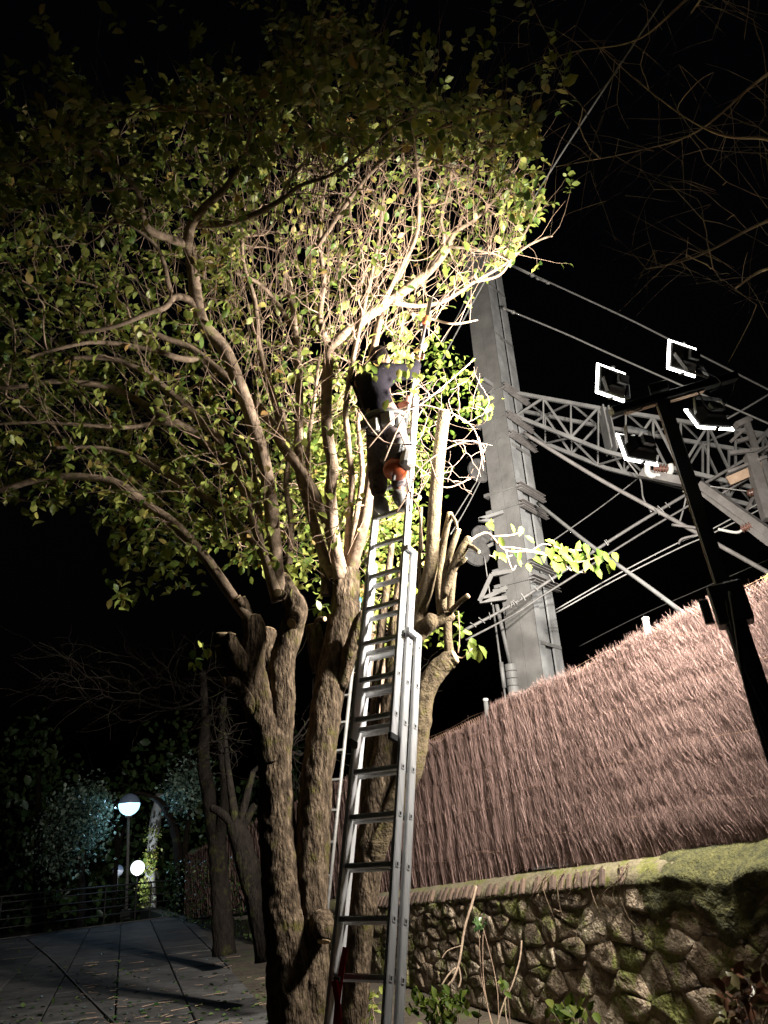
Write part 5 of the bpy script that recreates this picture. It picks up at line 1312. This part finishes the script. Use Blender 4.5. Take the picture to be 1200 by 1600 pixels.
bg_tree('lopped_tree', 'lopped tree with a cluster of cut upright stems in the shade behind the big trunk', [[(420, 1500, 9.6, 44), (408, 1420, 9.6, 42), (392, 1370, 9.6, 38), (378, 1320, 9.6, 34), (366, 1285, 9.6, 28)], [(372, 1305, 9.6, 18), (364, 1255, 9.6, 13), (356, 1200, 9.6, 9), (352, 1150, 9.6, 6)], [(372, 1300, 9.6, 16), (384, 1250, 9.6, 12), (396, 1205, 9.6, 8)], [(368, 1292, 9.6, 16), (345, 1270, 9.6, 13), (330, 1262, 9.6, 10)], [(376, 1300, 9.6, 14), (392, 1268, 9.6, 12), (400, 1258, 9.6, 11)]],
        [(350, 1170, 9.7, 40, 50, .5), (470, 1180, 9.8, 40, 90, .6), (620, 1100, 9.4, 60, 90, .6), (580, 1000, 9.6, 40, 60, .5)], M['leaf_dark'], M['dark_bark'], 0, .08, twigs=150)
bg_tree('evergreen_bush', 'dense evergreen bush growing behind the ladder and the trunks', [[(585, 1330, 8.0, 20), (588, 1150, 8.0, 16), (580, 980, 8.0, 12), (570, 820, 8.0, 8), (565, 700, 8.0, 5)], [(586, 1100, 8.0, 12), (620, 960, 7.8, 8), (640, 820, 7.7, 5)], [(582, 1000, 8.0, 10), (520, 880, 8.1, 7), (470, 760, 8.1, 4)]],
        [(600, 800, 7.7, 60, 110, .35), (560, 700, 7.8, 90, 110, .4), (470, 780, 8.1, 70, 90, .4), (640, 700, 7.5, 40, 80, .3), (590, 960, 7.8, 40, 80, .3), (400, 760, 8.2, 60, 80, .4), (500, 600, 7.4, 120, 90, .4)], M['leaf'], M['branch'], 620, .085, twigs=45)
# dense evergreen mass in the dark beyond the terrace
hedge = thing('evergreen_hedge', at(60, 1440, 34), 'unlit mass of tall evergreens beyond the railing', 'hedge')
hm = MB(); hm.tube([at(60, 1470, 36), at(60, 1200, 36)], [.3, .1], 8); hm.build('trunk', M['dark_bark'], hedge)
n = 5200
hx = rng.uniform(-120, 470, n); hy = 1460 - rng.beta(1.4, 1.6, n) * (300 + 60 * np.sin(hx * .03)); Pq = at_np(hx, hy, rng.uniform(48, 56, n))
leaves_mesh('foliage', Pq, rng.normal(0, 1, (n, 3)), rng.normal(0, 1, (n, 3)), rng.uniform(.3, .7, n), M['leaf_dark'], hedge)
# ivy on the far wall
ivy = thing('ivy', wp(16, FO + .05, 0), 'dark ivy creeping over the shaded far end of the stone wall', 'ivy')
n = 1100; s_ = rng.uniform(9.5, 24, n); z_ = rng.uniform(0, 1.5, n) ** 1.1
Pq = np.array([tuple(wp(a, FO + .06 + rng.uniform(0, .1), 0, b)) for a, b in zip(s_, z_)])
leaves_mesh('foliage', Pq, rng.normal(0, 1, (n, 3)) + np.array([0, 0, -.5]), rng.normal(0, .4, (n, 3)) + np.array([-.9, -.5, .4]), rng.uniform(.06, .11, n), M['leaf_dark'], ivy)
im = MB(); P, R = smooth3([wp(12 + k * 1.5, FO + .05, 0, .1 + .5 * k % 1.1) for k in range(7)], [.012] * 7, 4); im.tube(P, R, 6); im.build('stem', M['dark_bark'], ivy, smooth=True)

# ------------------------------------------------------------------ bare tree overhanging at the upper right
bt = thing('bare_tree', (3.9, 3.4, 0), 'leafless tree whose thin dry branches hang across the black sky', 'tree')
P, R = smooth3([Vector((4.6, 2.4, -.05)), Vector((4.5, 2.4, 2.0)), Vector((4.3, 2.6, 4.2)), Vector((4.0, 2.8, 6.0)), Vector((3.6, 3.0, 7.4))], [.16, .13, .11, .08, .05], 6)
MB().tube(P, R, 14, rough=.12).build('trunk', M['bark'], bt, smooth=True)
nd = []
for tg in ([(1300, 330, 3.6), (1200, 345, 3.9), (1090, 400, 4.2), (1010, 420, 4.3)], [(1280, 60, 3.5), (1180, 130, 3.9), (1090, 205, 4.2), (1000, 235, 4.5), (870, 260, 4.8)], [(1250, -60, 3.4), (1100, -20, 3.8), (1000, 60, 4.2), (900, 80, 4.5), (830, 100, 4.6)], [(1290, 190, 3.5), (1180, 215, 3.8), (1100, 200, 4.0), (1000, 130, 4.3), (900, 40, 4.5)], [(1300, 420, 3.7), (1200, 420, 4.2), (1150, 450, 4.4)], [(1230, -100, 3.3), (1130, -40, 3.6), (1080, 20, 4.0)]):
    Q = [P[-5]] + [at(*t) for t in tg]; Pq, Rq = smooth3(Q, [.03, .016, .011, .007, .004, .003][:len(Q)], 7)
    MB().tube(Pq, Rq, 7).build('branch', M['bare_twig'], bt, smooth=True); nd += [tuple(p) for p in Pq[6:]]
ax_, ay_ = sample_poly([(800, -40), (1260, -60), (1280, 480), (1130, 480), (1020, 440), (1000, 330), (860, 300), (790, 130)], 150)
A = at_np(ax_, ay_, rng.uniform(3.4, 4.7, 150)); X_, par_, or_ = grow(np.array(nd), A, .05)
twig_mesh('twigs', X_, par_, len(nd), or_, M['bare_twig'], bt, .0017, .006, .35, jitter=.03)
sA, sB, r0_, r1_ = [], [], [], []
for k in range(190):
    i = int(rng.integers(0, len(X_))); p = X_[i].copy(); d = np.array([rng.normal(-.35, .6), rng.normal(.1, .35), rng.normal(-.35, .5)]); d /= np.linalg.norm(d); L = rng.uniform(.25, .7)
    for s_ in range(4):
        q = p + d * L / 4; sA.append(p); sB.append(q); r0_.append(.0024 * (1 - s_ * .2)); r1_.append(.0024 * (1 - (s_ + 1) * .2)); p = q; d = d + rng.normal(0, .07, 3) + np.array([0, 0, -.06])
V, Fq = np_tubes(np.array(sA), np.array(sB), np.array(r0_), np.array(r1_), 4); np_mesh('hanging_twigs', V, Fq, M['bare_twig'], bt, kind='stuff')

# ------------------------------------------------------------------ plants at the wall foot
def shrub(name, label, px, py, Y, w, h, n, mt, size=(.05, .085), stems=6, cat='shrub'):
    c = at(px, py, Y); base = Vector((c.x, c.y, -.05)); t = thing(name, base, label, cat)
    sm_ = MB(); tips = []
    for k in range(stems):
        tip = at(px + rng.normal(0, w * .5), py + rng.uniform(-h, h * .3), Y + rng.normal(0, .12)); tips.append(tip)
        P, R = smooth3([base + Vector((rng.normal(0, .05), rng.normal(0, .05), 0)), (base + tip) / 2 + Vector((rng.normal(0, .06), rng.normal(0, .06), .05)), tip], [.006, .0045, .002], 5); sm_.tube(P, R, 5)
    sm_.build('stems', M['twig'], t, smooth=True, kind='stuff')
    for k in range(n):
        p = at(px + rng.normal(0, w * .5), py + rng.normal(0, h * .5), Y + rng.normal(0, .12))
        leaf_object(np.array(p), rng.normal(0, .5, 3) + np.array([0, -.3, .5]), np.array([0, -.7, .7]) + rng.normal(0, .45, 3), rng.uniform(*size), mt, t, .85)
    return t
shrub('leafy_shrub', 'low yellow-green shrub growing at the wall foot right of the ladder', 690, 1578, 5.6, 48, 26, 150, M['leaf_bright'], (.045, .075), 12)
shrub('leafy_shrub', 'small shrub half seen between the ladder rails below the lowest rung', 572, 1570, 6.2, 22, 26, 60, M['leaf'], (.045, .07), 6)
shrub('seedling', 'young seedling with a few upright leaves in front of the mossy stones', 890, 1590, 5.4, 34, 18, 34, M['leaf_bright'], (.07, .1), 7, 'plant')
shrub('seedling', 'single thin sprig with four leaves against the stone wall', 788, 1545, 5.9, 9, 8, 7, M['leaf_bright'], (.055, .08), 1, 'plant')
shrub('reddish_plant', 'reddish bronze leaved plant at the foot of the rough stones by the light tower', 1165, 1570, 5.0, 45, 40, 80, M['leaf_red'], (.07, .12), 10, 'plant')
shrub('creeper', 'small dark creeper clinging to the stones under the coping bricks', 752, 1448, 6.9, 12, 16, 26, M['leaf_dark'], (.04, .06), 3, 'plant')
dsm = thing('dry_stem', at(700, 1560, 6.0), 'bare pale dry stem leaning on the stone wall', 'stem')
for pts, d0 in (([(744, 1385), (738, 1410), (726, 1450), (718, 1500), (708, 1530), (698, 1545), (690, 1600)], 4.5), ([(712, 1512), (700, 1524), (690, 1540)], 3), ([(716, 1508), (720, 1530), (716, 1544)], 3), ([(720, 1478), (700, 1485), (690, 1498)], 2)):
    limb('twig', [(x, y, 6.6 - .0025 * (y - 1385), d0 - i * .2) for i, (x, y) in enumerate(pts)], M['branch'], dsm, 7, 4, .1)
dsm2 = thing('dry_stem', at(800, 1600, 6.0), 'second thinner dry stem rising to the sprig on the wall', 'stem')
for pts, d0 in (([(815, 1470), (812, 1500), (800, 1540), (790, 1560), (780, 1590), (770, 1640)], 2.6), ([(789, 1560), (791, 1590), (800, 1630)], 2)):
    limb('twig', [(x, y, 6.4 - .0025 * (y - 1470), d0) for i, (x, y) in enumerate(pts)], M['branch'], dsm2, 7, 4, .1)
rt = thing('root_tangle', wp(1.0, FO, 0) + Vector((0, 0, 1.0)), 'dry roots hanging over the broken stones below the brushwood', 'roots')
for k in range(8):
    s0 = rng.uniform(1.2, 2.6); z0 = topz(s0) + .15; P, R = smooth3([wp(s0, FO - .1, z0), wp(s0 - .05 + rng.normal(0, .05), FO + .05, z0 - .1), wp(s0 + rng.normal(0, .12), FO + .06, z0 - rng.uniform(.2, .35)), wp(s0 + rng.normal(0, .2), FO + .04, z0 - rng.uniform(.35, .5))], [.006, .005, .004, .002], 5)
    MB().tube(P, [r_ * rng.uniform(.5, 1.3) for r_ in R], 6).build('root', M['bark'], rt, smooth=True)
# leafy tufts poking over the fence top
for (px, py, Y, lab) in ((1078, 968, 7.1, 'small tuft of bright leaves at the foot of the stay rod on the fence top'), (1198, 905, 6.3, 'tuft of bright leaves on the fence top beyond the light tower')):
    tt = thing('leaf_tuft', at(px, py + 6, Y), lab, 'leaves')
    MB().tube([at(px, py + 14, Y), at(px, py - 8, Y)], .003, 5).build('stem', M['twig'], tt)
    for k in range(8): leaf_object(np.array(at(px + rng.normal(0, 6), py + rng.normal(0, 4), Y + rng.normal(0, .03))), rng.normal(0, .5, 3) + np.array([0, -.3, .2]), np.array([0, -.7, .7]) + rng.normal(0, .3, 3), rng.uniform(.05, .075), M['leaf_bright'], tt, .8)

# cut leaves and twigs fallen on the paving
n = 260; lx = rng.uniform(0, 440, n); ly = 1475 + 130 * rng.random(n) ** .7
Pq = np.array([tuple(atz(a, b, .014)) for a, b in zip(lx, ly)])
dd = rng.normal(0, 1, (n, 3)); dd[:, 2] *= .15
lit = leaves_mesh('leaf_litter', Pq, dd, np.array([0, 0, 1.0]) + rng.normal(0, .25, (n, 3)), rng.uniform(.05, .1, n), M['leaf_dark'], None)
tag(lit, 'fallen leaves scattered over the paving slabs', 'leaves', kind='stuff')
A = np.array([tuple(atz(rng.uniform(120, 440), rng.uniform(1490, 1600), .02)) for _ in range(90)]); ddv = rng.normal(0, 1, (90, 3)); ddv[:, 2] = 0; ddv *= (rng.uniform(.06, .25, 90) / np.linalg.norm(ddv, axis=1))[:, None]
V, Fq = np_tubes(A, A + ddv, np.full(90, .004), np.full(90, .002), 4); tag(np_mesh('fallen_twigs', V, Fq, M['twig']), 'cut twigs lying on the paving slabs', 'twigs', kind='stuff')
